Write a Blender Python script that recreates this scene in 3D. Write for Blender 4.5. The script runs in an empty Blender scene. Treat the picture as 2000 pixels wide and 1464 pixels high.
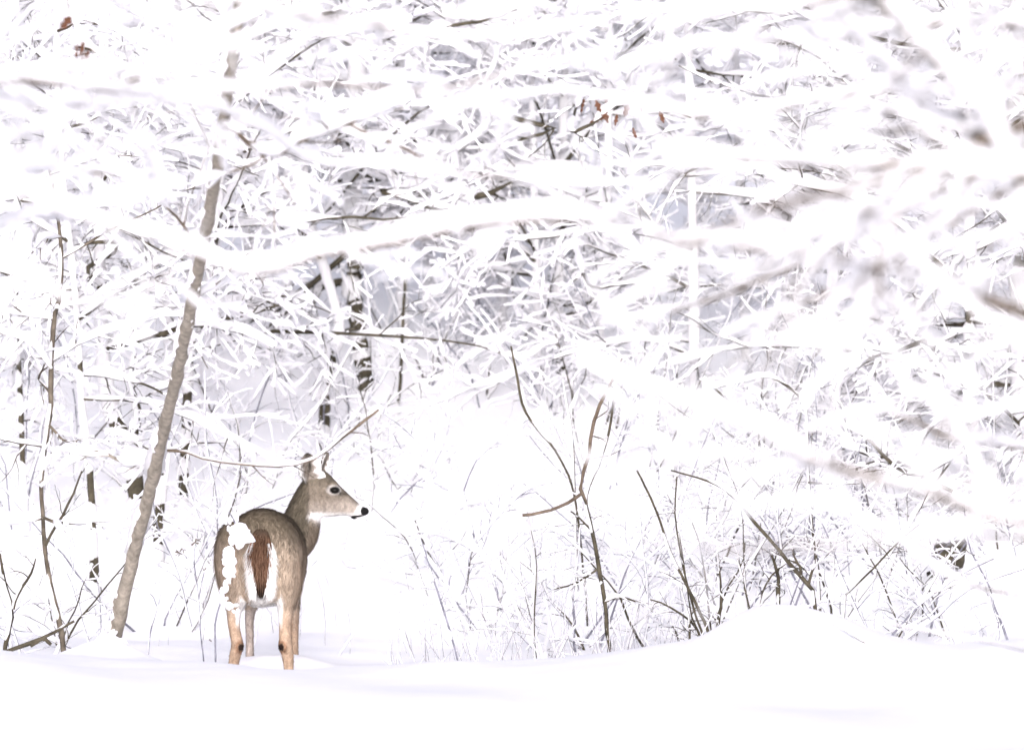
import bpy, math, random
import numpy as np

# ------------------------------------------------------------------ camera, sky, sun, exposure
scene = bpy.context.scene
COL = scene.collection
DEER_Y = 24.0            # metres from the camera to the deer
PPM = 485.0              # photograph pixels per metre at the deer
HC = 1.49                # camera height
LENS = 36.0 * DEER_Y * PPM / 2000.0

cd = bpy.data.cameras.new('camera')
cam = bpy.data.objects.new('camera', cd)
COL.objects.link(cam)
cam.location = (0, 0, HC)
cam.rotation_euler = (math.pi / 2, 0, 0)
cd.sensor_width = 36.0
cd.lens = LENS
cd.clip_start = 0.5
cd.clip_end = 2000
cd.dof.use_dof = True
cd.dof.focus_distance = 24.1
cd.dof.aperture_fstop = 4.6
scene.camera = cam

SUN_EL, SUN_AZ = math.radians(7), math.radians(181)     # overcast, a faint brightness behind and left of the camera
world = bpy.data.worlds.new('World')
scene.world = world
world.use_nodes = True
wn = world.node_tree
wn.nodes.clear()
sky = wn.nodes.new('ShaderNodeTexSky')
sky.sky_type = 'NISHITA'
sky.sun_disc = False
sky.sun_elevation = SUN_EL
sky.sun_rotation = SUN_AZ
sky.dust_density = 4.0
sky.air_density = 1.0
hsv = wn.nodes.new('ShaderNodeHueSaturation')            # cloud cover: nearly colourless sky
hsv.inputs['Saturation'].default_value = 0.25
hsv.inputs['Hue'].default_value = 0.5
bg = wn.nodes.new('ShaderNodeBackground')
bg.inputs['Strength'].default_value = 0.15
wo = wn.nodes.new('ShaderNodeOutputWorld')
wn.links.new(sky.outputs[0], hsv.inputs['Color'])
tint = wn.nodes.new('ShaderNodeMix')                     # cold, faintly violet cloud
tint.data_type = 'RGBA'
tint.blend_type = 'MULTIPLY'
tint.inputs[0].default_value = 1.0
tint.inputs[7].default_value = (0.95, 0.925, 1.05, 1)
wn.links.new(hsv.outputs[0], tint.inputs[6])
wn.links.new(tint.outputs[2], bg.inputs['Color'])
wn.links.new(bg.outputs[0], wo.inputs['Surface'])

sd = bpy.data.lights.new('sun', 'SUN')
sd.energy = 1.5
sd.angle = math.radians(12)
sd.color = (1.0, 0.985, 0.985)
sun = bpy.data.objects.new('sun', sd)
COL.objects.link(sun)
# the sky's sun stands at azimuth SUN_AZ (clockwise from +Y); the lamp points from there
sun.rotation_euler = (math.pi / 2 - SUN_EL, 0, math.pi - SUN_AZ)

scene.view_settings.view_transform = 'Standard'
scene.view_settings.look = 'None'
scene.view_settings.gamma = 1.0
scene.view_settings.use_curve_mapping = False
scene.view_settings.exposure = 1.66
scene.render.film_transparent = False
scene.cycles.max_bounces = 16
scene.cycles.diffuse_bounces = 14

# ------------------------------------------------------------------ helpers
rng = np.random.default_rng(11)
UP = np.array([0.0, 0.0, 1.0])
WIND = np.array([-0.75, -0.45, 0.35])
WIND /= np.linalg.norm(WIND)


def px(x, y, Y):
    s = PPM * DEER_Y / Y
    return np.array([(x - 1000.0) / s, Y, HC + (732.0 - y) / s])


def ppm(Y):
    return PPM * DEER_Y / Y


def nrm(v):
    return v / np.maximum(np.linalg.norm(v, axis=-1, keepdims=True), 1e-9)


def lerp(a, b, t):
    return a + (b - a) * t


def sstep(a, b, x):
    t = np.clip((x - a) / (b - a), 0, 1)
    return t * t * (3 - 2 * t)


def mesh_from(name, V, F, mat, smooth=True, colors=None):
    V = np.asarray(V, dtype=np.float32)
    F = np.asarray(F, dtype=np.int32)
    k = F.shape[1]
    me = bpy.data.meshes.new(name)
    me.vertices.add(len(V))
    me.vertices.foreach_set('co', V.ravel())
    me.loops.add(F.size)
    me.loops.foreach_set('vertex_index', F.ravel())
    me.polygons.add(len(F))
    me.polygons.foreach_set('loop_start', np.arange(0, F.size, k, dtype=np.int32))
    me.polygons.foreach_set('use_smooth', np.full(len(F), smooth))
    me.update(calc_edges=True)
    if colors is not None:
        at = me.color_attributes.new('tint', 'FLOAT_COLOR', 'POINT')
        c4 = np.ones((len(V), 4), dtype=np.float32)
        c4[:, :3] = colors
        at.data.foreach_set('color', c4.ravel())
    if mat:
        me.materials.append(mat)
    return me


def obj(name, me, parent=None, kind=None):
    o = bpy.data.objects.new(name, me)
    COL.objects.link(o)
    if parent is not None:
        o.parent = parent
        o.matrix_parent_inverse = parent.matrix_basis.inverted()
    if kind:
        o['kind'] = kind
    return o


def thing(name, label, cat, loc, group=None):
    o = bpy.data.objects.new(name, None)
    COL.objects.link(o)
    o.location = tuple(float(v) for v in loc)
    o.empty_display_size = 0.1
    o['label'] = label
    o['category'] = cat
    if group:
        o['group'] = group
    return o


# ------------------------------------------------------------------ materials
def new_mat(name, rough=0.8):
    m = bpy.data.materials.new(name)
    m.use_nodes = True
    b = m.node_tree.nodes['Principled BSDF']
    b.inputs['Roughness'].default_value = rough
    b.inputs['Specular IOR Level'].default_value = 0.2
    return m, m.node_tree, b


def noise_node(nt, scale, detail=4, rough=0.6):
    tc = nt.nodes.new('ShaderNodeTexCoord')
    n = nt.nodes.new('ShaderNodeTexNoise')
    n.inputs['Scale'].default_value = scale
    n.inputs['Detail'].default_value = detail
    n.inputs['Roughness'].default_value = rough
    nt.links.new(tc.outputs['Object'], n.inputs['Vector'])
    return n


def snow_mat(name, bump, scale, glow=0.0):
    m, nt, b = new_mat(name, 0.75)
    b.inputs['Specular IOR Level'].default_value = 0.1
    n = noise_node(nt, scale, 5)
    r = nt.nodes.new('ShaderNodeValToRGB')
    r.color_ramp.elements[0].position = 0.3
    r.color_ramp.elements[1].position = 0.7
    r.color_ramp.elements[0].color = (0.94, 0.938, 0.955, 1)
    r.color_ramp.elements[1].color = (0.968, 0.967, 0.972, 1)
    nt.links.new(n.outputs['Fac'], r.inputs['Fac'])
    nt.links.new(r.outputs['Color'], b.inputs['Base Color'])
    bp = nt.nodes.new('ShaderNodeBump')
    bp.inputs['Strength'].default_value = bump
    bp.inputs['Distance'].default_value = 0.01
    nt.links.new(n.outputs['Fac'], bp.inputs['Height'])
    nt.links.new(bp.outputs['Normal'], b.inputs['Normal'])
    if glow:                                             # light seeps through a loose pile of snow
        tr = nt.nodes.new('ShaderNodeBsdfTranslucent')
        mx = nt.nodes.new('ShaderNodeMixShader')
        mx.inputs['Fac'].default_value = glow
        out = nt.nodes['Material Output']
        nt.links.new(r.outputs['Color'], tr.inputs['Color'])
        nt.links.new(b.outputs[0], mx.inputs[1])
        nt.links.new(tr.outputs[0], mx.inputs[2])
        nt.links.new(mx.outputs[0], out.inputs['Surface'])
    return m


def bark_mat(name, dark, light, scale=18.0, bump=0.5, stretch=None, contrast=(0.35, 0.65)):
    m, nt, b = new_mat(name, 0.9)
    n = noise_node(nt, scale, 6, 0.65)
    if stretch:
        mp = nt.nodes.new('ShaderNodeMapping')
        mp.inputs['Scale'].default_value = stretch
        tc = [x for x in nt.nodes if x.type == 'TEX_COORD'][0]
        nt.links.new(tc.outputs['Object'], mp.inputs['Vector'])
        nt.links.new(mp.outputs['Vector'], n.inputs['Vector'])
    r = nt.nodes.new('ShaderNodeValToRGB')
    r.color_ramp.elements[0].position = contrast[0]
    r.color_ramp.elements[1].position = contrast[1]
    r.color_ramp.elements[0].color = (*dark, 1)
    r.color_ramp.elements[1].color = (*light, 1)
    nt.links.new(n.outputs['Fac'], r.inputs['Fac'])
    nt.links.new(r.outputs['Color'], b.inputs['Base Color'])
    bp = nt.nodes.new('ShaderNodeBump')
    bp.inputs['Strength'].default_value = bump
    bp.inputs['Distance'].default_value = 0.006
    nt.links.new(n.outputs['Fac'], bp.inputs['Height'])
    nt.links.new(bp.outputs['Normal'], b.inputs['Normal'])
    return m


M_GROUND = snow_mat('snow_ground', 0.25, 9.0)
M_SNOW = snow_mat('snow_on_branches', 0.35, 40.0, 0.58)
M_BARK_DARK = bark_mat('dark_olive_bark', (0.024, 0.021, 0.014), (0.075, 0.065, 0.044))
M_BARK_BROWN = bark_mat('brown_bark', (0.055, 0.041, 0.029), (0.15, 0.118, 0.088))
M_BARK_PALE = bark_mat('pale_grey_bark', (0.125, 0.109, 0.086), (0.33, 0.293, 0.243), 14.0, 0.6, (3, 3, 1.0), (0.3, 0.7))
M_BARK_GREY = bark_mat('grey_brown_bark', (0.045, 0.037, 0.027), (0.14, 0.118, 0.09))
M_BARK_BLUE = bark_mat('slate_twig_bark', (0.09, 0.092, 0.11), (0.22, 0.22, 0.26))
M_LEAF = bark_mat('dry_leaf', (0.05, 0.022, 0.012), (0.13, 0.06, 0.036), 30.0, 0.2)
M_STALK = bark_mat('dry_stalk', (0.16, 0.15, 0.16), (0.36, 0.34, 0.36), 12.0, 0.1)


# ------------------------------------------------------------------ terrain
CREST_PX = np.array([-600, 0, 200, 420, 600, 800, 1000, 1150, 1300, 1420, 1600, 1750, 2000, 2600], float)
CREST_PY = np.array([1262, 1272, 1280, 1286, 1300, 1304, 1298, 1286, 1273, 1275, 1290, 1268, 1250, 1250], float)
CREST_Y = 21.6


def terrain(x, Y):
    x = np.asarray(x, float)
    Y = np.asarray(Y, float)
    cpx = 1000 + x * ppm(CREST_Y)
    cz = HC - (np.interp(cpx, CREST_PX, CREST_PY) - 732.0) / ppm(CREST_Y)
    level = 0.27
    front = np.interp(Y, [-40, 0, 10, 17, 19.5, 21.6], [-0.25, -0.1, 0.0, 0.20, 0.33, 0.0])
    zf = np.interp(Y, [-400, 0, 10, 17, 19.8], [-0.3, -0.1, 0.02, 0.20, 0.34])
    up = sstep(18.8, CREST_Y, Y)
    z = zf * (1 - up) + cz * up
    dn = sstep(CREST_Y, 23.4, Y)
    z = z * (1 - dn) + level * dn
    hill = np.interp(Y, [0, 25.0, 26.2, 28, 31, 34, 38, 42, 48, 56, 70, 110, 400], [0, 0, 0.08, 0.45, 1.10, 1.8, 2.8, 3.9, 5.5, 7.6, 10.5, 15, 27])
    z = z + hill
    # drifts and lumps
    z = z + 0.025 * np.sin(x * 2.1 + Y * 0.9) * np.sin(x * 0.8 - Y * 1.7 + 1.0) + 0.012 * np.sin(x * 5.3 + 0.6 * Y) * np.sin(3.1 * Y + 1.3 * x)
    z = z + sstep(26, 34, Y) * 0.10 * np.sin(x * 1.7 + 0.5) * np.sin(Y * 1.3 + x * 0.4)
    # the rounded mound on the right of the bank
    c = px(1545, 1200, 21.3)
    dx = (x - c[0]) / np.where(x < c[0], 0.27, 0.36)
    dy = (Y - 21.3) / 0.75
    z = z + 0.195 * np.exp(-(np.abs(dx) ** 2.6)) * np.exp(-np.abs(dy) ** 2.4)
    # snow pushed up where the deer stands and drifted against the leaning trunk
    for (bx, by, bh, br) in ((457, 23.86, .045, .10), (565, 23.86, .035, .09), (487, 24.55, .05, .12), (575, 24.6, .05, .12), (216, 22.35, .085, .16), (120, 23.2, .05, .12)):
        q = px(bx, 0, by)
        z = z + bh * np.exp(-((x - q[0]) ** 2 + (Y - by) ** 2 * .6) / br ** 2)
    z = z + .005 * np.sin(x * 11.3 + 2.1 * np.sin(Y * 3.7)) * np.sin(Y * 9.1 + 1.7 * np.sin(x * 4.3)) * sstep(20, 22, Y) * (1 - sstep(27, 30, Y))
    return z


def spread(lo, hi, step, far, ratio=1.25):
    a = list(np.arange(lo, hi + 1e-6, step))
    d, v = step, hi
    while v < far[1]:
        d *= ratio
        v += d
        a.append(v)
    d, v = step, lo
    while v > far[0]:
        d *= ratio
        v -= d
        a.insert(0, v)
    return np.array(a)


def ground():
    xs = spread(-5, 5, 0.06, (-320, 320))
    ys = spread(16, 30, 0.07, (-60, 420), 1.12)
    X, Y = np.meshgrid(xs, ys)
    Z = terrain(X, Y)
    V = np.stack([X, Y, Z], -1).reshape(-1, 3)
    nx, ny = len(xs), len(ys)
    i = np.arange((ny - 1) * (nx - 1))
    a = (i // (nx - 1)) * nx + i % (nx - 1)
    F = np.stack([a, a + 1, a + nx + 1, a + nx], 1)
    obj('snowy_ground', mesh_from('snowy_ground', V, F, M_GROUND), None, 'structure')


ground()


# ------------------------------------------------------------------ branches and the snow lying on them
def frames(P):
    T = np.gradient(P, axis=1)
    T = nrm(T)
    S = np.cross(T, UP)
    bad = np.linalg.norm(S, axis=-1) < 0.12
    S = np.where(bad[..., None], np.array([1.0, 0, 0]), S)
    S = nrm(S)
    S = nrm(S - T * np.sum(S * T, -1, keepdims=True))
    U = np.cross(S, T)
    return T, S, U


def tube_faces(B, N, k):
    b = np.arange(B)[:, None, None] * (N * k)
    n = np.arange(N - 1)[None, :, None] * k
    j = np.arange(k)[None, None, :]
    j2 = (j + 1) % k
    a = b + n
    F = np.stack([a + j, a + j2, a + k + j2, a + k + j], -1)
    return F.reshape(-1, 4)


def tubes(P, R, k, lump=0.0):
    B, N, _ = P.shape
    T, S, U = frames(P)
    ang = np.arange(k) / k * 2 * math.pi
    rr = R[:, :, None] * (1 + lump * rng.normal(size=(B, N, k)))
    V = P[:, :, None, :] + rr[..., None] * (np.cos(ang)[None, None, :, None] * S[:, :, None, :] + np.sin(ang)[None, None, :, None] * U[:, :, None, :])
    return V.reshape(-1, 3), tube_faces(B, N, k)


def smooth_noise(B, N, cells):
    c = rng.random((B, cells + 2))
    t = np.linspace(0, cells, N)[None, :] + rng.random((B, 1)) * 0.99
    i = np.floor(t).astype(int)
    f = t - i
    f = f * f * (3 - 2 * f)
    r = np.arange(B)[:, None]
    return c[r, i] * (1 - f) + c[r, np.minimum(i + 1, cells + 1)] * f


def snow_mesh(P, R, h, k, cells=3, gap=0.25, lump=0.10, fat=0.42, plaster=0.55, steep=0.10, seat=0.40):
    """Snow resting on each branch: thick on level wood, thin and to windward on steep wood, with bare gaps."""
    B, N, _ = P.shape
    T, S, U = frames(P)
    hz = np.sqrt(np.clip(1 - T[..., 2] ** 2, 0, 1))
    n = smooth_noise(B, N, cells)
    amt = sstep(gap - 0.10, gap + 0.28, n)
    H = h * np.ones((B, N)) if np.ndim(h) == 0 else h
    ends = np.minimum(sstep(-0.02, 0.12, np.linspace(0, 1, N)), 1)[None, :]
    H = H * amt * (0.45 + 0.95 * smooth_noise(B, N, cells * 2)) * ends
    flat = sstep(0.25, 0.8, hz)
    H = H * lerp(steep, 1.0, flat)
    wperp = WIND - T * np.sum(WIND * T, -1, keepdims=True)
    off = nrm(U * flat[..., None] + nrm(wperp) * (1 - flat)[..., None] * 1.3)
    side = np.cross(T, off)
    pl = (1 - flat) * plaster * amt
    W = R * (0.86 * amt + 0.1) + fat * H + pl * R * 0.12
    HH = R * (0.45 + 0.35 * pl) * (0.3 + 0.7 * amt) + 0.56 * H
    C = P + off * (R * lerp(0.05, 0.22 + 0.45 * pl, amt) + seat * H)[..., None]
    ang = np.arange(k) / k * 2 * math.pi
    nz = 1 + lump * rng.normal(size=(B, N, k))
    V = C[:, :, None, :] + (nz * W[:, :, None] * np.cos(ang))[..., None] * side[:, :, None, :] + (nz * HH[:, :, None] * np.sin(ang))[..., None] * off[:, :, None, :]
    return V.reshape(-1, 3), tube_faces(B, N, k)


def grow(P0, D0, L, N, wig=0.15, droop=0.0):
    B = len(P0)
    P = np.zeros((B, N, 3))
    P[:, 0] = P0
    d = nrm(D0)
    st = (np.asarray(L) / (N - 1))[:, None]
    for i in range(1, N):
        d = nrm(d + wig * rng.normal(size=(B, 3)) - UP * droop)
        P[:, i] = P[:, i - 1] + d * st
    return P


def sprout(P, R, k, t0, t1, a0, a1, flat=0.6):
    """k side shoots per parent: where they start, where they head, how thick the parent is there."""
    B, N, _ = P.shape
    t = t0 + (t1 - t0) * (np.arange(k)[None, :] + rng.random((B, k))) / k
    s = t * (N - 1)
    i = np.clip(np.floor(s).astype(int), 0, N - 2)
    f = (s - i)[..., None]
    r = np.arange(B)[:, None]
    p = P[r, i] * (1 - f) + P[r, i + 1] * f
    T = nrm(P[r, i + 1] - P[r, i])
    rad = R[r, i]
    q = nrm(np.cross(T, rng.normal(size=T.shape)))
    q[..., 2] *= flat
    q = nrm(q)
    a = np.radians(a0 + (a1 - a0) * rng.random((B, k)))[..., None]
    d = nrm(T * np.cos(a) + q * np.sin(a))
    par = np.repeat(np.arange(B), k)
    return p.reshape(-1, 3), d.reshape(-1, 3), rad.reshape(-1), t.reshape(-1), par


def taper(R0, N, tip=0.25, power=0.8):
    t = np.linspace(0, 1, N)[None, :]
    return R0[:, None] * (1 - (1 - tip) * t ** power)


class Pile:
    """Collects quads of one part."""
    def __init__(self):
        self.v, self.f, self.n = [], [], 0

    def add(self, VF):
        V, F = VF
        if len(V) == 0:
            return
        self.v.append(V)
        self.f.append(F + self.n)
        self.n += len(V)

    def mesh(self, name, mat):
        return mesh_from(name, np.concatenate(self.v), np.concatenate(self.f), mat)


def local(me_parent_loc):
    return np.array(me_parent_loc, float)


def spline(pts, N):
    """Smooth curve through the points (Catmull-Rom), N samples evenly along it."""
    pts = np.asarray(pts, float)
    if len(pts) == 2:
        pts = np.stack([pts[0], pts.mean(0), pts[1]])
    p = np.concatenate([[2 * pts[0] - pts[1]], pts, [2 * pts[-1] - pts[-2]]])
    out = []
    for i in range(1, len(p) - 2):
        for t in np.linspace(0, 1, 12, endpoint=False):
            a, b, c, d = p[i - 1], p[i], p[i + 1], p[i + 2]
            out.append(0.5 * (2 * b + (c - a) * t + (2 * a - 5 * b + 4 * c - d) * t * t + (3 * b - a - 3 * c + d) * t ** 3))
    out.append(p[-2])
    out = np.array(out)
    s = np.concatenate([[0], np.cumsum(np.linalg.norm(np.diff(out[:, :3], axis=0), axis=1))])
    q = np.linspace(0, s[-1], N)
    return np.stack([np.interp(q, s, out[:, k]) for k in range(out.shape[1])], 1)


def limb(parent, name, P, R, mat, snow=0.03, ntwig=8, twig_len=0.35, sub=3, gap=0.25, kw=6, ks=7, twig_snow=None, label=None,
         wig=0.13, droop=0.03, t0=0.12, ang=(28, 75), flat=0.55, plaster=0.55, fat=0.42, lump=0.0, twig_r=None, cells=None, steep=0.10, seat=0.40):
    """One limb with its side twigs as one part; the snow lying on it is its sub-part."""
    base = np.array(parent.location)
    P = np.asarray(P, float)[None]
    R = np.asarray(R, float)[None]
    N = P.shape[1]
    wood, sn = Pile(), Pile()
    wood.add(tubes(P, R, kw, lump))
    cells = cells or max(3, N // 3)
    if snow > 0:
        sn.add(snow_mesh(P, R, snow, ks, cells=cells, gap=gap, plaster=plaster, fat=fat, steep=steep, seat=seat))
    ts = snow * 0.55 if twig_snow is None else twig_snow
    if ntwig:
        p, d, rad, t, par = sprout(P, R, ntwig, t0, 0.98, ang[0], ang[1], flat)
        L = twig_len * (0.5 + 0.8 * rng.random(len(p))) * (1.05 - 0.5 * t)
        P1 = grow(p, d, L, 10, wig, droop)
        r1 = np.minimum(rad * 0.6, (twig_r or 0.006) * (0.7 + 0.6 * rng.random(len(p))))
        R1 = taper(r1, 10, 0.35)
        wood.add(tubes(P1, R1, 4))
        if ts > 0:
            sn.add(snow_mesh(P1, R1, ts, 5, cells=6, gap=gap, plaster=plaster, fat=fat))
        if sub:
            p, d, rad, t, par = sprout(P1, R1, sub, 0.15, 0.95, 25, 65, 0.6)
            L2 = L[par] * (0.25 + 0.45 * rng.random(len(p)))
            P2 = grow(p, d, L2, 5, wig * 1.2, droop)
            R2 = taper(rad * 0.62, 5, 0.4)
            wood.add(tubes(P2, R2, 3))
            if ts > 0:
                sn.add(snow_mesh(P2, R2, ts * 0.7, 4, cells=2, gap=gap, plaster=plaster, fat=fat))
    for pl in (wood, sn):
        pl.v = [v - base for v in pl.v]
    o = obj(name, wood.mesh(name, mat))
    o.parent = parent
    if label:
        o['label'] = label
    if sn.n:
        s = obj('snow', sn.mesh('snow', M_SNOW))
        s.parent = o
    return o


def traced(parent, name, pts, mat, Y=None, N=None, link=None, thin=1.0, wob=0.0, **kw):
    """A limb through photograph points (x, y, width[, Y]); link = a point on the trunk it grows from."""
    W = []
    for q in pts:
        y = q[3] if len(q) > 3 else Y
        p = px(q[0], q[1], y)
        W.append([p[0], p[1], p[2], q[2] / ppm(y) / 2])
    if link is not None:
        l = np.array(link, float)
        f = np.array(W[0][:3])
        m = lerp(l, f, 0.55) + np.array([0, 0, 0.10 * np.linalg.norm(f - l)])
        W = [[*l, W[0][3] * .55], [*m, W[0][3] * .5]] + W
    W = np.array(W)
    W[:, 3] *= thin
    n = N or max(8, int(np.sum(np.linalg.norm(np.diff(W[:, :3], axis=0), axis=1)) / 0.06))
    n = min(n, 60)
    S = spline(W, n)
    P = S[:, :3] + rng.normal(size=(n, 3)) * 0.15 * S[:, 3:4]
    if wob:
        for k in (0, 2):
            P[:, k] += wob * (smooth_noise(1, n, 5)[0] + .6 * smooth_noise(1, n, 11)[0] - .8)
    return limb(parent, name, P, np.maximum(S[:, 3], 0.0012), mat, **kw)


def rooted(x, Y):
    """World point on the snow under photograph column x at distance Y."""
    w = px(x, 732, Y)
    return np.array([w[0], Y, float(terrain(w[0], Y))])


def lumps(parent, spots, Y, name='snow'):
    """Clods of snow: (x, y, half width px, half height px), each a dented ellipsoid, joined into one piece."""
    pl = Pile()
    more = [(x + rng.normal() * 3.5, y + rng.normal() * 5, a * (.45 + .4 * rng.random()), b * (.45 + .4 * rng.random())) for x, y, a, b in spots for _ in range(2)]
    for x, y, a, b in list(spots) + more:
        c = px(x + rng.normal() * 1.5, y + rng.normal() * 1.5, Y)
        q = np.linspace(-1, 1, 8)
        rr = np.sqrt(np.maximum(1 - q ** 2, .01))
        tilt = rng.normal() * .6
        P = np.stack([c[0] + tilt * q * a / PPM, c[1] + 0 * q, c[2] + q * b / PPM], 1)[None]
        pl.add(tubes(P, (rr * a / PPM)[None], 9, .16))
    pl.v = [v - np.array(parent.location) for v in pl.v]
    o = obj(name, pl.mesh(name, M_SNOW), None, 'stuff')
    o.parent = parent
    return o


# ------------------------------------------------------------------ the deer
def L(x, y, dy=0.0):
    p = px(x, y, DEER_Y + dy)
    return p


def loft(rings, k=24):
    """rings: (centre, half-axis a, half-axis b). Closed tube through ellipses."""
    V, F = [], []
    ang = np.arange(k) / k * 2 * math.pi
    for c, a, b in rings:
        V.append(np.array(c)[None] + np.cos(ang)[:, None] * np.array(a)[None] + np.sin(ang)[:, None] * np.array(b)[None])
    n = len(rings)
    V = np.concatenate(V)
    F = tube_faces(1, n, k).tolist()
    V = np.concatenate([V, [np.array(rings[0][0]), np.array(rings[-1][0])]])
    i0, i1 = n * k, n * k + 1
    for j in range(k):
        F.append([i0, (j + 1) % k, j])
        F.append([i1, (n - 1) * k + j, (n - 1) * k + (j + 1) % k])
    return V, F


def smooth_rings(rings, per=4):
    """Catmull-Rom between rings so the body has no facets."""
    A = np.array([np.concatenate(r) for r in rings])
    p = np.concatenate([[2 * A[0] - A[1]], A, [2 * A[-1] - A[-2]]])
    out = []
    for i in range(1, len(p) - 2):
        for t in np.linspace(0, 1, per, endpoint=False):
            a, b, c, d = p[i - 1], p[i], p[i + 1], p[i + 2]
            out.append(0.5 * (2 * b + (c - a) * t + (2 * a - 5 * b + 4 * c - d) * t * t + (3 * b - a - 3 * c + d) * t ** 3))
    out.append(A[-1])
    return [(o[:3], o[3:6], o[6:9]) for o in out]


def build_deer():
    base = L(507, 1455, 0.05)
    base[2] = 0.0
    root = thing('deer', 'grey brown doe seen from behind, brown tail down, head turned to the right', 'deer', base)
    parts = []
    yaw = math.radians(3)
    ax = np.array([math.sin(yaw), math.cos(yaw), 0])
    sd_ = np.array([math.cos(yaw), -math.sin(yaw), 0])
    o0 = np.array([L(507, 1000)[0], DEER_Y, 0])
    # trunk: (t, z centre, half width, half height)
    tr = [(-0.045, .76, .045, .06), (-0.03, .755, .095, .115), (0.0, .750, .135, .165), (0.06, .750, .160, .190), (0.15, .752, .166, .196),
          (0.30, .745, .150, .180), (0.45, .735, .142, .180), (0.58, .73, .138, .185), (0.70, .73, .130, .19), (0.80, .72, .11, .165), (0.88, .71, .07, .11), (0.91, .70, .03, .05)]
    parts.append(loft(smooth_rings([(o0 + ax * t + UP * z, sd_ * w, UP * h) for t, z, w, h in tr])))
    # the rounded haunches that carry the thighs: ring = (px x, px y, dy, half width px, half depth m)
    X3 = np.array([1.0, 0, 0]); Y3 = np.array([0, 1.0, 0])

    def leg(rs):
        rings = []
        for (x, y, dy, hw, hd) in rs:
            rings.append((L(x, y, dy), X3 * hw / PPM, Y3 * hd))
        return loft(smooth_rings(rings))
    parts.append(leg([(468, 1012, .12, 14, .05), (458, 1040, .12, 32, .10), (455, 1085, .11, 36, .135), (456, 1125, .10, 33, .135), (459, 1152, .10, 29, .115), (461, 1175, .085, 21, .085),
                      (457, 1195, .06, 14.5, .06), (457, 1222, .02, 11.5, .042), (462, 1248, -.02, 11.5, .036), (464, 1263, -.035, 12.5, .036), (459, 1280, -.02, 11, .028), (455, 1310, 0, 9, .022), (455, 1370, .02, 8, .02),
                      (455, 1415, .02, 9, .024), (455, 1430, .03, 8, .022), (455, 1442, .04, 9, .03), (455, 1454, .05, 10, .036)]))
    parts.append(leg([(545, 1012, .12, 14, .05), (553, 1040, .12, 30, .10), (556, 1085, .11, 34, .135), (560, 1125, .10, 31, .135), (561, 1152, .10, 27, .115), (560, 1175, .085, 20, .085),
                      (558, 1195, .06, 14.5, .06), (557, 1222, .02, 12, .042), (557, 1248, -.02, 12, .036), (557, 1263, -.035, 13.5, .036), (562, 1280, -.02, 11.5, .028), (564, 1310, 0, 9, .022), (565, 1370, .02, 8, .02),
                      (566, 1415, .02, 9, .024), (566, 1430, .03, 8, .022), (566, 1442, .04, 9, .03), (566, 1454, .05, 10, .036)]))
    # fore legs
    for cx, ux in ((488, 498), (575, 570)):
        parts.append(leg([(ux, 1060, .72, 22, .10), (ux, 1110, .70, 24, .10), (ux, 1160, .68, 17, .07), (cx, 1200, .68, 9.5, .045), (cx, 1250, .70, 7.5, .032), (cx, 1280, .70, 8, .03),
                          (cx, 1310, .70, 6, .022), (cx, 1390, .70, 5.5, .02), (cx, 1425, .71, 7, .026), (cx, 1440, .72, 8, .03), (cx, 1450, .73, 8.5, .036)]))
    # neck: sections cut across the neck's own run
    nk = [((538, 1112), 44, .095, .66, -10), ((558, 1080), 48, .105, .72, 0), ((576, 1050), 45, .10, .76, 8), ((590, 1015), 38, .085, .79, 14), ((601, 982), 33, .07, .80, 18), ((613, 952), 27, .058, .80, 24), ((620, 930), 16, .045, .80, 28)]
    rings = []
    for (c, hw, hd, dy, tilt) in nk:
        a = math.radians(tilt)
        rings.append((L(c[0], c[1], dy), np.array([math.cos(a), 0, -math.sin(a)]) * hw / PPM, Y3 * hd))
    parts.append(loft(smooth_rings(rings)))
    # head: top and bottom outline in profile, half width across
    hd = [((606, 936), (604, 968), .030), ((611, 925), (607, 985), .046), ((623, 917), (618, 1002), .056), ((636, 920), (631, 1009), .062), ((648, 930), (644, 1009), .063), ((660, 944), (657, 1007.5), .054),
          ((673, 957), (669, 1006), .043), ((686, 969), (680, 1007), .036), ((697, 979), (689, 1010), .034), ((707, 987), (698, 1011), .033), ((714, 992), (706, 1009), .029), ((718, 997), (713, 1006), .016)]
    rings = []
    for t, b, w in hd:
        T_, B_ = L(t[0], t[1], .80), L(b[0], b[1], .80)
        rings.append(((T_ + B_) / 2, (T_ - B_) / 2, Y3 * w))
    parts.append(loft(smooth_rings(rings)))
    HEADY = DEER_Y + .80
    # brow ridges and muzzle pad swell a little
    for c, dy, r in (((650, 947), -.052, .020), ((650, 947), .052, .020), ((711, 998), 0, .0185), ((693, 1007), 0, .015)):
        rings = []
        cc = L(c[0], c[1], .80 + dy)
        for s in np.linspace(-1, 1, 9):
            q = math.sqrt(max(1 - s * s, 0.02))
            rings.append((cc + X3 * s * r * 1.2, UP * r * q, Y3 * r * q))
        parts.append(loft(rings, 12))
    # ears: cupped leaf shapes, thick enough for the voxels
    ears = []

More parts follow.
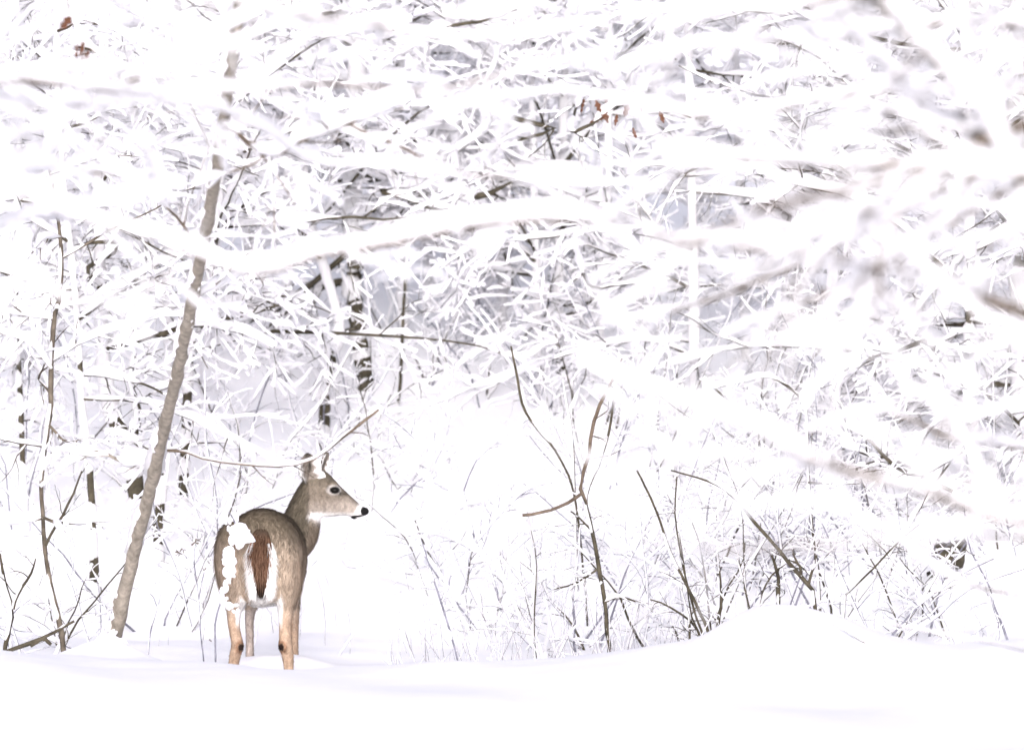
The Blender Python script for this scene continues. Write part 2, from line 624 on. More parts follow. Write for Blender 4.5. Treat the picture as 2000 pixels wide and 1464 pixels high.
    def ear(pb, pt, dyb, dyt, wid, face):
        B_, T_ = L(pb[0], pb[1], dyb), L(pt[0], pt[1], dyt)
        d = T_ - B_
        f = nrm(np.array(face, float))
        s = nrm(np.cross(d, f))
        f = nrm(np.cross(s, d))
        ears.append((B_, T_, f, s, wid))
        prof = [(0.0, .42), (.15, .62), (.35, .95), (.5, 1.0), (.68, .9), (.84, .62), (.95, .30), (1.0, .10)]
        # a curved sheet with thickness, as a grid
        m = 9
        V, F = [], []
        for side in (0, 1):
            for t, w in prof:
                c = B_ + d * t
                for j in range(m):
                    u = (j / (m - 1) * 2 - 1)
                    cup = 0.62 * (u * u) * wid * w * (1.25 - .6 * t)
                    th = 0.0065 * (1 - 0.5 * abs(u))
                    V.append(c + s * u * wid * w + f * (cup - 0.25 * wid * w) + f * (th if side else -th))
        n = len(prof)
        o = n * m
        for i in range(n - 1):
            for j in range(m - 1):
                a = i * m + j
                F.append([a, a + 1, a + m + 1, a + m])
                F.append([o + a, o + a + m, o + a + m + 1, o + a + 1])
            for j in (0, m - 1):
                a, b = i * m + j, (i + 1) * m + j
                F.append([a, b, o + b, o + a] if j == 0 else [a, o + a, o + b, b])
        for j in range(m - 1):
            a = j
            F.append([a, o + a, o + a + 1, a + 1])
            a = (n - 1) * m + j
            F.append([a, a + 1, o + a + 1, o + a])
        parts.append((np.array(V), F))
    ear((607, 942), (600, 884), .765, .74, .052, (0.35, -1, .05))
    ear((626, 926), (641, 882), .835, .86, .030, (0.9, -.45, .15))

    V, F, n = [], [], 0
    for v, f in parts:
        V.append(v)
        F += [[i + n for i in q] for q in f]
        n += len(v)
    V = np.concatenate(V)
    me = bpy.data.meshes.new('raw')
    me.from_pydata((V - base).tolist(), [], F)
    raw = bpy.data.objects.new('raw', me)
    COL.objects.link(raw)
    md = raw.modifiers.new('r', 'REMESH')
    md.mode = 'VOXEL'
    md.voxel_size = 0.0048
    md.use_smooth_shade = True
    sm = raw.modifiers.new('s', 'SMOOTH')
    sm.factor = 0.5
    sm.iterations = 6
    dg = bpy.context.evaluated_depsgraph_get()
    body_me = bpy.data.meshes.new_from_object(raw.evaluated_get(dg))
    bpy.data.objects.remove(raw)
    bpy.data.meshes.remove(me)
    nv = len(body_me.vertices)
    co = np.zeros(nv * 3, dtype=np.float32)
    body_me.vertices.foreach_get('co', co)
    co = co.reshape(-1, 3).astype(float)
    no = np.zeros(nv * 3, dtype=np.float32)
    body_me.vertices.foreach_get('normal', no)
    no = no.reshape(-1, 3).astype(float)

    lat3 = rng.random((64, 64, 64))

    def vnoise(q):
        i = np.floor(q).astype(int)
        f = q - i
        f = f * f * (3 - 2 * f)
        out = 0
        for a in (0, 1):
            for b_ in (0, 1):
                for c_ in (0, 1):
                    w = np.where(a, f[:, 0], 1 - f[:, 0]) * np.where(b_, f[:, 1], 1 - f[:, 1]) * np.where(c_, f[:, 2], 1 - f[:, 2])
                    out = out + w * lat3[(i[:, 0] + a) % 64, (i[:, 1] + b_) % 64, (i[:, 2] + c_) % 64]
        return out

    def coat(lc, n):
        """Coat colour from where on the animal a point lies."""
        W = lc + base
        s = PPM * DEER_Y / W[:, 1]
        u = 1000 + W[:, 0] * s
        v = 732 - (W[:, 2] - HC) * s
        dep = W[:, 1] - DEER_Y
        G = np.array([.245, .198, .140]); T = np.array([.66, .54, .425]); O = np.array([.60, .44, .315]); Wh = np.array([.86, .85, .83]); K = np.array([.012, .011, .010])

        def mix(c, d, m):
            return c * (1 - m[:, None]) + d * m[:, None]
        c = np.tile(G, (len(lc), 1))
        c = mix(c, T, sstep(1015, 1120, v) * .92)
        c = mix(c, O, sstep(1175, 1225, v))
        body = dep < .60
        # underside, inner thighs and the pale edge about the tail
        lat = np.abs(u - 511 - dep * 30)
        inner = (1 - sstep(21, 31, lat + 16 * (vnoise(lc * np.array([60, 10, 26.0]) + 4) - .5) + 10 * (vnoise(lc * np.array([150, 10, 60.0])) - .5))) * sstep(1062, 1100, v) * body
        c = mix(c, Wh, inner * .95)
        belly = sstep(.25, .7, -n[:, 2]) * sstep(1120, 1165, v) * (dep > .1)
        c = mix(c, Wh, belly)
        side_n = np.where(u < 511, n[:, 0], -n[:, 0])
        inleg = sstep(.35, .8, side_n) * sstep(1150, 1170, v) * (1 - sstep(1205, 1235, v)) * (dep < .6)
        c = mix(c, Wh, inleg)
        # tarsal tufts
        for tx in (471, 549):
            d2 = ((u - tx) / 6.5) ** 2 + ((v - 1263) / 7.5) ** 2
            c = mix(c, np.array([.035, .018, .012]), (1 - sstep(.5, 1.3, d2)) * (dep < .2))
            c = mix(c, np.array([.30, .14, .07]), (1 - sstep(1.0, 5.0, d2)) * sstep(.7, 1.3, d2) * .8 * (dep < .2))
        hoof = sstep(1425, 1432, v)
        c = mix(c, K * 2, hoof)
        fl = (dep > .5) & (v > 1190) & (u < 530)
        c = mix(c, np.array([.62, .55, .50]), fl.astype(float) * .8)
        # fore part: neck, throat, head
        fore = sstep(.55, .62, dep) * (1 - sstep(1120, 1150, v))
        G2 = np.array([.195, .165, .120])
        c = mix(c, G2, fore)
        thr = sstep(0, 26, (u - 586) - (1045 - v) * .36) * sstep(955, 1000, v)
        c = mix(c, np.array([.36, .29, .22]), fore * thr * .9)
        head = fore * (1 - sstep(1008, 1018, v)) * sstep(596, 606, u) * (v < 1020)
        c = mix(c, np.array([.27, .225, .175]), head * sstep(920, 965, v) * .85)
        # cheek and jaw paler, white throat patch and muzzle band
        jaw = head * sstep(962, 1000, v + (u - 650) * .15)
        c = mix(c, np.array([.50, .44, .38]), jaw * .8)
        lower = head * sstep(996, 1006, v) * (1 - sstep(690, 700, u))
        c = mix(c, Wh * .95, lower * .75)
        thp = np.exp(-((u - 630) / 15) ** 2 - ((v - 1012) / 9) ** 2) * fore
        c = mix(c, Wh, np.clip(thp * 1.2, 0, 1))
        # darker brow and bridge
        bridge = head * (1 - sstep(0, 13, (v - 930) - (u - 650) * 1.08 + 4)) * sstep(625, 640, u)
        c = mix(c, np.array([.10, .082, .055]), bridge * .75)
        dk = np.exp(-((u - 674) / 7) ** 2 - ((v - 964) / 4) ** 2) * head
        c = mix(c, np.array([.06, .05, .035]), np.clip(dk, 0, 1) * .8)
        # eye ring
        de = ((u - 652.5) / 13.5) ** 2 + ((v - 956.5) / 9.5) ** 2
        c = mix(c, Wh, (1 - sstep(.75, 1.6, de)) * head * .40)
        de2 = ((u - 653.7) / 9.8) ** 2 + ((v - 957) / 6.6) ** 2
        c = mix(c, K, (1 - sstep(.85, 1.25, de2)) * head)
        tear = np.exp(-((u - 665) / 3) ** 2 - ((v - 964) / 4) ** 2) * head
        c = mix(c, K * 4, np.clip(tear * 1.3, 0, 1) * .8)
        # muzzle band, nose and chin
        band = sstep(690, 699, u + (v - 1000) * .35) * (v < 1020) * head
        c = mix(c, Wh, band * .8)
        nose = ((u - 712.5) / 8.5) ** 2 + ((v - 998) / 9.5) ** 2
        c = mix(c, K, (1 - sstep(.8, 1.15, nose)) * head)
        mouth = (1 - sstep(1.2, 2.6, np.abs(v - (1008.5 - (u - 690) * .12)))) * sstep(684, 690, u) * (1 - sstep(704, 710, u)) * head
        c = mix(c, K * 2, mouth)
        chin = ((u - 691) / 5.5) ** 2 + ((v - 1010) / 3.6) ** 2
        c = mix(c, K * 2, (1 - sstep(.7, 1.3, chin)) * (v < 1025) * fore)
        # ears
        for i, (B_, T_, f, s_, wd) in enumerate(ears):
            d = T_ - B_
            q = W - B_
            t = (q @ d) / (d @ d)
            lu = (q @ s_) / wd
            lf = q @ f
            on = (t > .12) & (t < 1.1) & (np.abs(lu) < 1.2) & (np.abs(lf) < .035)
            inn = on * sstep(.0, .4, n @ f)
            c = mix(c, np.array([.20, .165, .125]), on.astype(float))
            c = mix(c, np.array([.30, .26, .22]), inn)
            c = mix(c, Wh, inn * np.clip(sstep(.30, .75, np.abs(lu + .12 * np.sin(t * 23))), 0, 1) * (1 - sstep(.78, .95, t)))
            c = mix(c, np.array([.04, .034, .026]), inn * np.exp(-((lu - .12) / .14) ** 2 - ((t - .55) / .22) ** 2))
            c = mix(c, np.array([.05, .045, .035]), on * sstep(.86, .98, t) * .9)
        return np.clip(c, 0, 1) ** 1.0 * np.interp(c.mean(1), [0, .2, .5, .85], [.50, .60, .68, .92])[:, None] * (1 + 0.46 * (vnoise(lc * np.array([95, 60, 55.0])) - .5) + 0.36 * (vnoise(lc * np.array([210, 130, 120.0]) + 9) - .5))[:, None]

    c = coat(co, no)
    at = body_me.color_attributes.new('tint', 'FLOAT_COLOR', 'POINT')
    c4 = np.ones((nv, 4), dtype=np.float32)
    c4[:, :3] = c
    at.data.foreach_set('color', c4.ravel())
    # coat material: colour of the animal's own pattern, broken by hair-fine noise
    m, nt, b = new_mat('deer_coat', 0.85)
    an = nt.nodes.new('ShaderNodeVertexColor'); an.layer_name = 'tint'
    nz = noise_node(nt, 120, 4)
    mr = nt.nodes.new('ShaderNodeMapRange')
    mr.inputs['From Min'].default_value = .3; mr.inputs['From Max'].default_value = .7
    mr.inputs['To Min'].default_value = .82; mr.inputs['To Max'].default_value = 1.15
    mx = nt.nodes.new('ShaderNodeVectorMath'); mx.operation = 'SCALE'
    nt.links.new(nz.outputs['Fac'], mr.inputs['Value'])
    nt.links.new(an.outputs['Color'], mx.inputs[0])
    nt.links.new(mr.outputs['Result'], mx.inputs['Scale'])
    nt.links.new(mx.outputs['Vector'], b.inputs['Base Color'])
    body_me.materials.clear()
    body_me.materials.append(m)
    body_me.name = 'body'
    body = obj('body', body_me)
    body.parent = root

    # short coat hairs lying along the body
    body_me.calc_loop_triangles()
    nt_ = len(body_me.loop_triangles)
    tri = np.zeros(nt_ * 3, dtype=np.int32)
    body_me.loop_triangles.foreach_get('vertices', tri)
    tri = tri.reshape(-1, 3)
    A, B_, C_ = co[tri[:, 0]], co[tri[:, 1]], co[tri[:, 2]]
    area = np.linalg.norm(np.cross(B_ - A, C_ - A), axis=1)
    cz = (A[:, 2])
    wgt = area * (cz > .22)
    M = 90000
    ti = rng.choice(nt_, M, p=wgt / wgt.sum())
    r1, r2 = np.sqrt(rng.random(M)), rng.random(M)
    p = A[ti] * (1 - r1)[:, None] + B_[ti] * (r1 * (1 - r2))[:, None] + C_[ti] * (r1 * r2)[:, None]
    n = nrm(no[tri[ti, 0]])
    W = p + base
    s = PPM * DEER_Y / W[:, 1]
    u = 1000 + W[:, 0] * s
    v = 732 - (W[:, 2] - HC) * s
    dep = W[:, 1] - DEER_Y
    hd_ = (dep > .6) & (v < 1018) & (u > 605)
    flow = np.tile(np.array([0, -.55, -.8]), (M, 1))
    flow[hd_] = np.array([-.85, 0, .35])
    nk_ = (dep > .6) & (v < 1110) & ~hd_
    flow[nk_] = np.array([-.25, -.1, -.9])
    # thigh hair of the left haunch sweeps outward-down
    flow = flow + .18 * rng.normal(size=(M, 3))
    flow = nrm(flow - n * np.sum(flow * n, 1, keepdims=True))
    ln = .020 * (.6 + .8 * rng.random(M))
    ln[hd_] *= .38
    ln[(v > 1185)] *= .45
    lowr = (v > 1085) & (v < 1185) & (dep < .4)
    ln[lowr] *= 1.25
    skip = hd_ & ((((u - 653.5) / 13) ** 2 + ((v - 957) / 9) ** 2 < 1) | (u > 699))
    keep = ~skip
    p, n, flow, ln = p[keep], n[keep], flow[keep], ln[keep]
    M = len(p)
    lift = .16 + .22 * rng.random(M)
    tip = p + (flow + n * lift[:, None]) * ln[:, None]
    sd2 = nrm(np.cross(flow, n)) * (.0011 + .0005 * rng.random(M))[:, None]
    hv = np.stack([p - sd2 - n * .001, p + sd2 - n * .001, tip], 1).reshape(-1, 3)
    hf = np.arange(M * 3).reshape(-1, 3)
    hc = coat(p, n) * (.62 + .75 * rng.random((M, 1)) ** 1.1)
    hcol = np.repeat(np.clip(hc, 0, .9), 3, axis=0)
    hcol[2::3] *= 1.12
    hm, hnt, hb = new_mat('deer_hair', 0.9)
    ha = hnt.nodes.new('ShaderNodeVertexColor'); ha.layer_name = 'tint'
    hnt.links.new(ha.outputs['Color'], hb.inputs['Base Color'])
    htr = hnt.nodes.new('ShaderNodeBsdfTranslucent')
    hmx = hnt.nodes.new('ShaderNodeMixShader')
    hmx.inputs['Fac'].default_value = .45
    hnt.links.new(ha.outputs['Color'], htr.inputs['Color'])
    hnt.links.new(hb.outputs[0], hmx.inputs[1])
    hnt.links.new(htr.outputs[0], hmx.inputs[2])
    hnt.links.new(hmx.outputs[0], hnt.nodes['Material Output'].inputs['Surface'])
    fme = mesh_from('fur', hv, hf, hm, True, np.clip(hcol, 0, .92))
    fme.normals_split_custom_set_from_vertices(np.repeat(nrm(n + .25 * rng.normal(size=n.shape)), 3, axis=0).tolist())
    fur = obj('fur', fme)
    fur.parent = root
    fur['kind'] = 'stuff'

    # eyes
    em, ent, eb = new_mat('deer_eye', 0.4)
    eb.inputs['Base Color'].default_value = (.006, .005, .004, 1)
    eb.inputs['Specular IOR Level'].default_value = .12
    for sgn in (-1, 1):
        cc = L(653.8, 957, .80 + sgn * .0575) - base
        rings = []
        for q in np.linspace(-1, 1, 15):
            w = math.sqrt(max(1 - q * q, 0.001))
            rings.append((cc + X3 * q * .0175, UP * .0125 * w, Y3 * .014 * w))
        v_, f_ = loft(rings, 16)
        e = bpy.data.meshes.new('eye')
        e.from_pydata(v_.tolist(), [], f_)
        e.polygons.foreach_set('use_smooth', [True] * len(e.polygons))
        e.materials.append(em)
        obj('eye', e).parent = root

    # tail: a flat core with long hairs
    spine = [(510, 1030, -.012, 9, .012), (510, 1042, -.045, 15, .020), (510, 1056, -.064, 19, .024), (509, 1075, -.078, 22, .024), (510, 1098, -.080, 19, .022), (512, 1120, -.076, 14, .017), (513, 1140, -.07, 8, .012), (513, 1152, -.066, 3.5, .007), (513, 1158, -.064, 1.2, .004)]
    rings = [(L(x, y, dy) - base, X3 * w / PPM, Y3 * h) for x, y, dy, w, h in spine]
    tv, tf = loft(smooth_rings(rings), 16)
    te = bpy.data.meshes.new('tail')
    te.from_pydata(tv.tolist(), [], tf)
    te.polygons.foreach_set('use_smooth', [True] * len(te.polygons))

    def tailcol(u, v, back):
        R_ = np.array([.19, .108, .068]); K_ = np.array([.022, .017, .013])
        m1 = sstep(1122, 1156, v + 9 * np.sin(u * 1.7)) * (1 - sstep(10, 17, np.abs(u - 513)))
        m0 = 1 - sstep(1030, 1060, v)
        c = R_[None] * (1 - m1[:, None]) + K_[None] * m1[:, None]
        c = c * (1 - .8 * m0[:, None]) + np.array([.105, .082, .058])[None] * .8 * m0[:, None]
        return np.where(back[:, None], c, np.array([.85, .84, .82])[None])
    W = tv + base
    s = PPM * DEER_Y / W[:, 1]
    ctr = np.interp(W[:, 2], [x[0][2] + base[2] for x in rings][::-1], [x[0][1] + base[1] for x in rings][::-1])
    tc = tailcol(1000 + W[:, 0] * s, 732 - (W[:, 2] - HC) * s, W[:, 1] < ctr + .004)
    at = te.color_attributes.new('tint', 'FLOAT_COLOR', 'POINT')
    c4 = np.ones((len(tv), 4), dtype=np.float32); c4[:, :3] = tc
    at.data.foreach_set('color', c4.ravel())
    te.materials.append(hm)
    to = obj('tail', te)
    to.parent = root
    M = 7000
    t = rng.random(M) ** .9 * .86
    sp = np.array(spine, float)
    ks = np.linspace(0, 1, len(sp))
    xx, yy, dd, ww, hh = [np.interp(t, ks, sp[:, i]) for i in range(5)]
    lu = rng.random(M) * 2 - 1
    bk = rng.random(M) < .80
    p = np.stack([(xx - 1000 + lu * ww) / PPM, DEER_Y + dd + np.where(bk, -1, 1) * hh * np.sqrt(1 - lu ** 2 * .95), HC + (732 - yy) / PPM], 1)
    ty = np.interp(t, ks, np.gradient(sp[:, 2] - sp[:, 4]) / np.maximum(np.gradient(sp[:, 1]), 1) * PPM)
    d = nrm(np.stack([lu * .42 * (1 - t * 1.15) - (xx + lu * ww - 512) * .006 + .085 * rng.normal(size=M), np.where(bk, np.minimum(ty, 0) * 1.1 - .14, .05) + .07 * rng.normal(size=M), -np.ones(M)], 1))
    ln = .028 + .036 * rng.random(M)
    ln *= np.where(t < .15, .6, 1.0) * np.where(t > .78, .62, 1)
    tip = p + d * ln[:, None]
    mid = p + d * ln[:, None] * .5
    w = (.0012 + .0008 * rng.random(M))[:, None] * np.array([1.0, 0, 0])
    hv = np.stack([p - w, p + w, tip], 1).reshape(-1, 3)
    s = PPM * DEER_Y / mid[:, 1]
    col = tailcol(1000 + mid[:, 0] * s, 732 - (mid[:, 2] - HC) * s, bk) * (.25 + 1.9 * rng.random((M, 1)) ** 1.6)
    hcol = np.clip(np.repeat(col, 3, axis=0), 0, .9)
    tfur = obj('tail_hair', mesh_from('tail_hair', hv - base, np.arange(M * 3).reshape(-1, 3), hm, False, hcol))
    tfur.parent = to
    tfur['kind'] = 'stuff'
    # white fringe showing past both edges of the tail
    M = 2600
    sg = np.where(rng.random(M) < .5, -1, 1)
    yv = 1058 + 95 * rng.random(M)
    xv = 511 + sg * (np.interp(yv, [1050, 1075, 1100, 1130, 1155], [15, 20, 20, 17, 12]) + 4 * rng.random(M))
    infront = rng.random(M) < .16
    xv = np.where(infront, xv - sg * (2 + 4 * rng.random(M)), xv)
    p = np.stack([(xv - 1000) / PPM, DEER_Y - .045 - .012 * rng.random(M) - .045 * infront, HC + (732 - yv) / PPM], 1)
    d = nrm(np.stack([sg * .18 + .24 * rng.normal(size=M), .06 * rng.normal(size=M) - .05, -np.ones(M)], 1))
    tip = p + d * (.028 + .03 * rng.random(M))[:, None]
    w = (.0013 + .0008 * rng.random(M))[:, None] * np.array([1.0, 0, 0])
    hv = np.stack([p - w, p + w, tip], 1).reshape(-1, 3)
    col = np.tile(np.array([.86, .85, .83]), (M, 1)) * (.85 + .2 * rng.random((M, 1)))
    fr = obj('white_fringe', mesh_from('white_fringe', hv - base, np.arange(M * 3).reshape(-1, 3), hm, False, np.clip(np.repeat(col, 3, axis=0), 0, .92)))
    fr.parent = to
    fr['kind'] = 'stuff'


build_deer()

#TREES#
# ------------------------------------------------------------------ dry leaves still hanging on
def leaf_mesh(seed):
    r = np.random.default_rng(seed)
    m, V, F = 11, [], []
    for i in range(m):
        t = i / (m - 1)
        w = (math.sin(math.pi * min(t * 1.02 + .02, 1)) ** .7) * (.30 + .12 * math.sin(t * 19 + seed)) + .015
        bend = .25 * math.sin(t * 2.6 + seed)
        for j in (-1, -.5, 0, .5, 1):
            V.append((j * w * .5, bend * .4 + .22 * j * j * (1 if seed % 2 else -1) * w + .03 * r.normal(), -t))
    for i in range(m - 1):
        for j in range(4):
            a = i * 5 + j
            F.append([a, a + 1, a + 6, a + 5])
    return mesh_from('leaf', V, F, M_LEAF)


LEAVES = [leaf_mesh(k) for k in range(4)]


def leaf(parent, p, size, k):
    o = obj('leaf', LEAVES[k % 4])
    o.parent = parent
    o.location = tuple(np.asarray(p) - np.array(parent.location))
    o.rotation_euler = tuple(rng.normal(size=3) * np.array([.4, .5, .5]))
    o.scale = (size,) * 3
    return o


# ------------------------------------------------------------------ trees with a trunk
def trunk_snow(P, R, bare, k=12):
    """Wind-driven snow plastered round a trunk, broken by bare stretches (photograph heights, top and bottom)."""
    N = len(P)
    y = 732 - (P[:, 2] - HC) * ppm(P[:, 1])
    m = np.ones(N)
    for a, b in bare:
        m = np.minimum(m, 1 - sstep(a - 5, a + 3, y) * (1 - sstep(b - 3, b + 5, y)))
    T, S, U = frames(P[None])
    w = WIND - T[0] * np.sum(WIND * T[0], -1, keepdims=True)
    w = nrm(w)
    sd = np.cross(T[0], w)
    n1 = smooth_noise(1, N, max(4, N // 3))[0]
    ang = np.arange(k) / k * 2 * math.pi
    nz = rng.random((N, k))
    full = 1.10 + .35 * n1[:, None] + .16 * nz
    rad = R[:, None] * np.where(m[:, None] > .35 + .4 * (nz - .5), full, .55)
    C = P + w * (R * .22)[:, None]
    V = C[:, None, :] + rad[..., None] * (np.cos(ang)[None, :, None] * sd[:, None, :] + np.sin(ang)[None, :, None] * w[:, None, :])
    return V.reshape(-1, 3), tube_faces(1, N, k)


class Tree:
    def __init__(self, name, label, pts, Y, mat, group=None, cat='tree', snow=0.03, gap=0.35, N=None, bury=0.35, lump=0.03, kw=9, foot=True, wigT=0.35, steep=0.10, bare=None):
        W = []
        for q in pts:
            y = q[3] if len(q) > 3 else Y
            p = px(q[0], q[1], y)
            W.append([*p, q[2] / ppm(y) / 2])
        W = np.array(W)
        if foot:                                    # carry the trunk on down into the snow
            b = W[0].copy()
            g = float(terrain(b[0], b[1])) - bury
            if W[0][2] > g + .05:
                d = W[0][:2] - W[1][:2]
                dz = max(W[1][2] - W[0][2], .05)
                k = (W[0][2] - g) / dz
                k = min(k, 1.5)
                W = np.concatenate([[[b[0] + d[0] * k * .6, b[1], g, b[3] * 1.15]], W])
        n = N or min(150 if bare is not None else 70, max(14, int(np.sum(np.linalg.norm(np.diff(W[:, :3], axis=0), axis=1)) / (0.035 if bare is not None else 0.09))))
        S = spline(W, n)
        self.P = S[:, :3] + rng.normal(size=(n, 3)) * wigT * .2 * S[:, 3:4]
        self.R = S[:, 3].copy()
        if steep > .6:                              # knots and swellings where side shoots left
            yy = 732 - (self.P[:, 2] - HC) * ppm(self.P[:, 1])
            for ky in (1180, 1010, 918, 820, 738, 640, 575, 430, 330, 160):
                self.R *= 1 + (.12 + .08 * rng.random()) * np.exp(-((yy - ky) / 9) ** 2)
            self.R *= .95 + .12 * smooth_noise(1, n, 9)[0]
        root = W[0][:3].copy()
        root[2] = float(terrain(root[0], root[1]))
        self.o = thing(name, label, cat, root, group)
        self.mat = mat
        if bare is None:
            self.trunk = limb(self.o, 'trunk', self.P, self.R, mat, snow=snow, ntwig=0, gap=gap, kw=kw, ks=9, lump=lump, plaster=.95, cells=max(4, n // 3), steep=steep)
        else:
            self.trunk = limb(self.o, 'trunk', self.P, self.R, mat, snow=0, ntwig=0, kw=kw, lump=lump)
            V, F = trunk_snow(self.P, self.R, bare)
            sn = obj('snow', mesh_from('snow', V - root, F, M_SNOW))
            sn.parent = self.trunk

    def at(self, z):
        i = int(np.argmin(np.abs(self.P[:, 2] - z)))
        return self.P[i], self.R[i]

    def boughs(self, n, z0, z1, length, r, snow=0.035, ntwig=12, twig_len=0.45, sub=5, gap=0.22, az=None, mat=None, droop=(0.02, 0.06), N=12, elev=(0, 35), wig=.10, **kw):
        for k in range(n):
            z = z0 + (z1 - z0) * (k + rng.random()) / n
            p, rt = self.at(z)
            a = rng.random() * 2 * math.pi if az is None else math.radians(az[0] + (az[1] - az[0]) * rng.random())
            e = math.radians(elev[0] + (elev[1] - elev[0]) * rng.random())
            d = np.array([math.cos(a) * math.cos(e), math.sin(a) * math.cos(e), math.sin(e)])
            Lk = length * (.55 + .75 * rng.random())
            P = grow(p[None], d[None], np.array([Lk]), N, wig, droop[0] + (droop[1] - droop[0]) * rng.random())[0]
            r0 = min(r * (.7 + .6 * rng.random()), rt * .8)
            R = taper(np.array([r0]), N, .25)[0]
            limb(self.o, 'bough', P, R, mat or self.mat, snow=snow * (.7 + .6 * rng.random()), ntwig=ntwig, twig_len=twig_len * (.6 + .4 * Lk), sub=sub, gap=gap, droop=.02, **kw)

    def trace(self, pts, Y=None, mat=None, link=True, name='bough', **kw):
        l = None
        if link:
            q = pts[0]
            y = q[3] if len(q) > 3 else Y
            f = px(q[0], q[1], y)
            z = f[2] - .25
            l, _ = self.at(z)
        return traced(self.o, name, pts, mat or self.mat, Y=Y, link=l, **kw)


FINE = dict(snow=0.012, ntwig=5, twig_len=.16, sub=2, gap=.45, twig_r=.003)
BARE = dict(snow=0.016, ntwig=3, twig_len=.2, sub=2, gap=.62, twig_r=.0035)

# --- the leaning young tree on the left
LT = Tree('leaning_tree', 'tall pale barked young tree leaning right, left of the deer', [
    (214, 1275, 30, 22.6), (226, 1228, 28, 22.5), (261, 1080, 25, 22.2), (299, 930, 24, 21.8), (324, 820, 23, 21.4), (344, 740, 23, 21.1), (385, 540, 23, 20.3), (412, 400, 23, 19.6),
    (430, 280, 23, 19.0), (446, 170, 23, 18.5), (466, 20, 23, 17.9), (500, -100, 22, 17.4), (545, -260, 22, 17.0)], 22, M_BARK_PALE, snow=.035, gap=.50, lump=.010, kw=14, N=120, steep=.62)
lumps(LT.o, [(212, 1252, 16, 10), (228, 1250, 14, 9), (204, 1244, 9, 12), (240, 1256, 10, 7), (218, 1238, 7, 9), (222, 1260, 24, 9)], 22.42)
def edge_snow(tree, y0, y1, n, side, size):
    """Small clods of snow stuck along one side of a leaning trunk."""
    pl = Pile()
    for y in np.sort(y0 + (y1 - y0) * rng.random(n)):
        i = int(np.argmin(np.abs(732 - (tree.P[:, 2] - HC) * ppm(tree.P[:, 1]) - y)))
        p, r = tree.P[i], tree.R[i]
        c = p + np.array([side * r * (.75 + .35 * rng.random()), -r * (.15 + .5 * rng.random()), 0])
        a, b = size * (.35 + .8 * rng.random()), size * (.7 + 3.2 * rng.random() ** 2)
        q = np.linspace(-1, 1, 7)
        rr = np.sqrt(np.maximum(1 - q ** 2, .01))
        pl.add(tubes(np.stack([c[0] + q * b * .25, c[1] + 0 * q, c[2] + q * b], 1)[None], (rr * a)[None], 8, .16))
    pl.v = [v - np.array(tree.o.location) for v in pl.v]
    o = obj('snow', pl.mesh('snow', M_SNOW), None, 'stuff')
    o.parent = tree.trunk


for ya, yb, n_ in ((1150, 1235, 9), (990, 1080, 5), (830, 880, 6), (640, 730, 4), (520, 560, 5), (300, 420, 6), (60, 200, 6)):
    edge_snow(LT, ya, yb, n_, -1, .011)
edge_snow(LT, 60, 1100, 7, .8, .008)
LT.trace([(310, 900, 9, 21.8), (285, 940, 0, 21.8)][:1] + [(250, 905, 7, 21.8), (195, 880, 6, 21.9), (140, 877, 4, 22)], link=False, snow=.045, ntwig=5, twig_len=.25, sub=2, gap=.15)
LT.trace([(312, 880, 8, 21.7), (370, 882, 6, 21.6), (400, 896, 6, 21.6), (460, 905, 6, 21.6), (520, 910, 6, 21.6), (580, 907, 5, 21.6), (620, 892, 5, 21.6), (660, 862, 5, 21.6), (700, 830, 6, 21.5), (740, 800, 5, 21.5)], link=False, mat=M_BARK_BROWN, snow=.007, ntwig=3, twig_len=.2, sub=2, gap=.72)
LT.trace([(440, 240, 11, 18.7), (525, 302, 9, 18.3), (600, 268, 10, 18.1), (680, 240, 10, 18), (740, 212, 7, 17.9), (810, 190, 5, 17.9)], link=False, mat=M_BARK_BROWN, snow=.05, ntwig=9, twig_len=.4, sub=3, gap=.36)
LT.trace([(680, 240, 8, 18), (720, 262, 7, 18), (785, 288, 6, 18), (860, 330, 4, 18)], link=False, mat=M_BARK_BROWN, snow=.03, ntwig=4, twig_len=.3, sub=2, gap=.5)
LT.trace([(440, 215, 9, 18.7), (480, 238, 8, 18.6), (545, 266, 7, 18.5), (640, 312, 5, 18.4)], link=False, mat=M_BARK_BROWN, snow=.02, ntwig=4, twig_len=.3, sub=2, gap=.6)
LT.trace([(462, 60, 11, 18), (490, 20, 9, 18), (520, -20, 7, 18), (560, -90, 5, 18)], link=False, snow=.05, ntwig=6, twig_len=.5, sub=3, gap=.3)
LT.trace([(395, 500, 8, 20), (350, 430, 6, 19.8), (280, 370, 5, 19.6), (200, 320, 4, 19.5)], link=False, mat=M_BARK_BROWN, snow=.04, ntwig=8, twig_len=.4, sub=3, gap=.2)
LT.trace([(378, 580, 8, 20.4), (450, 545, 6, 20.6), (540, 500, 5, 20.8), (610, 480, 3, 21)], link=False, mat=M_BARK_BROWN, snow=.03, ntwig=7, twig_len=.3, sub=3, gap=.25)

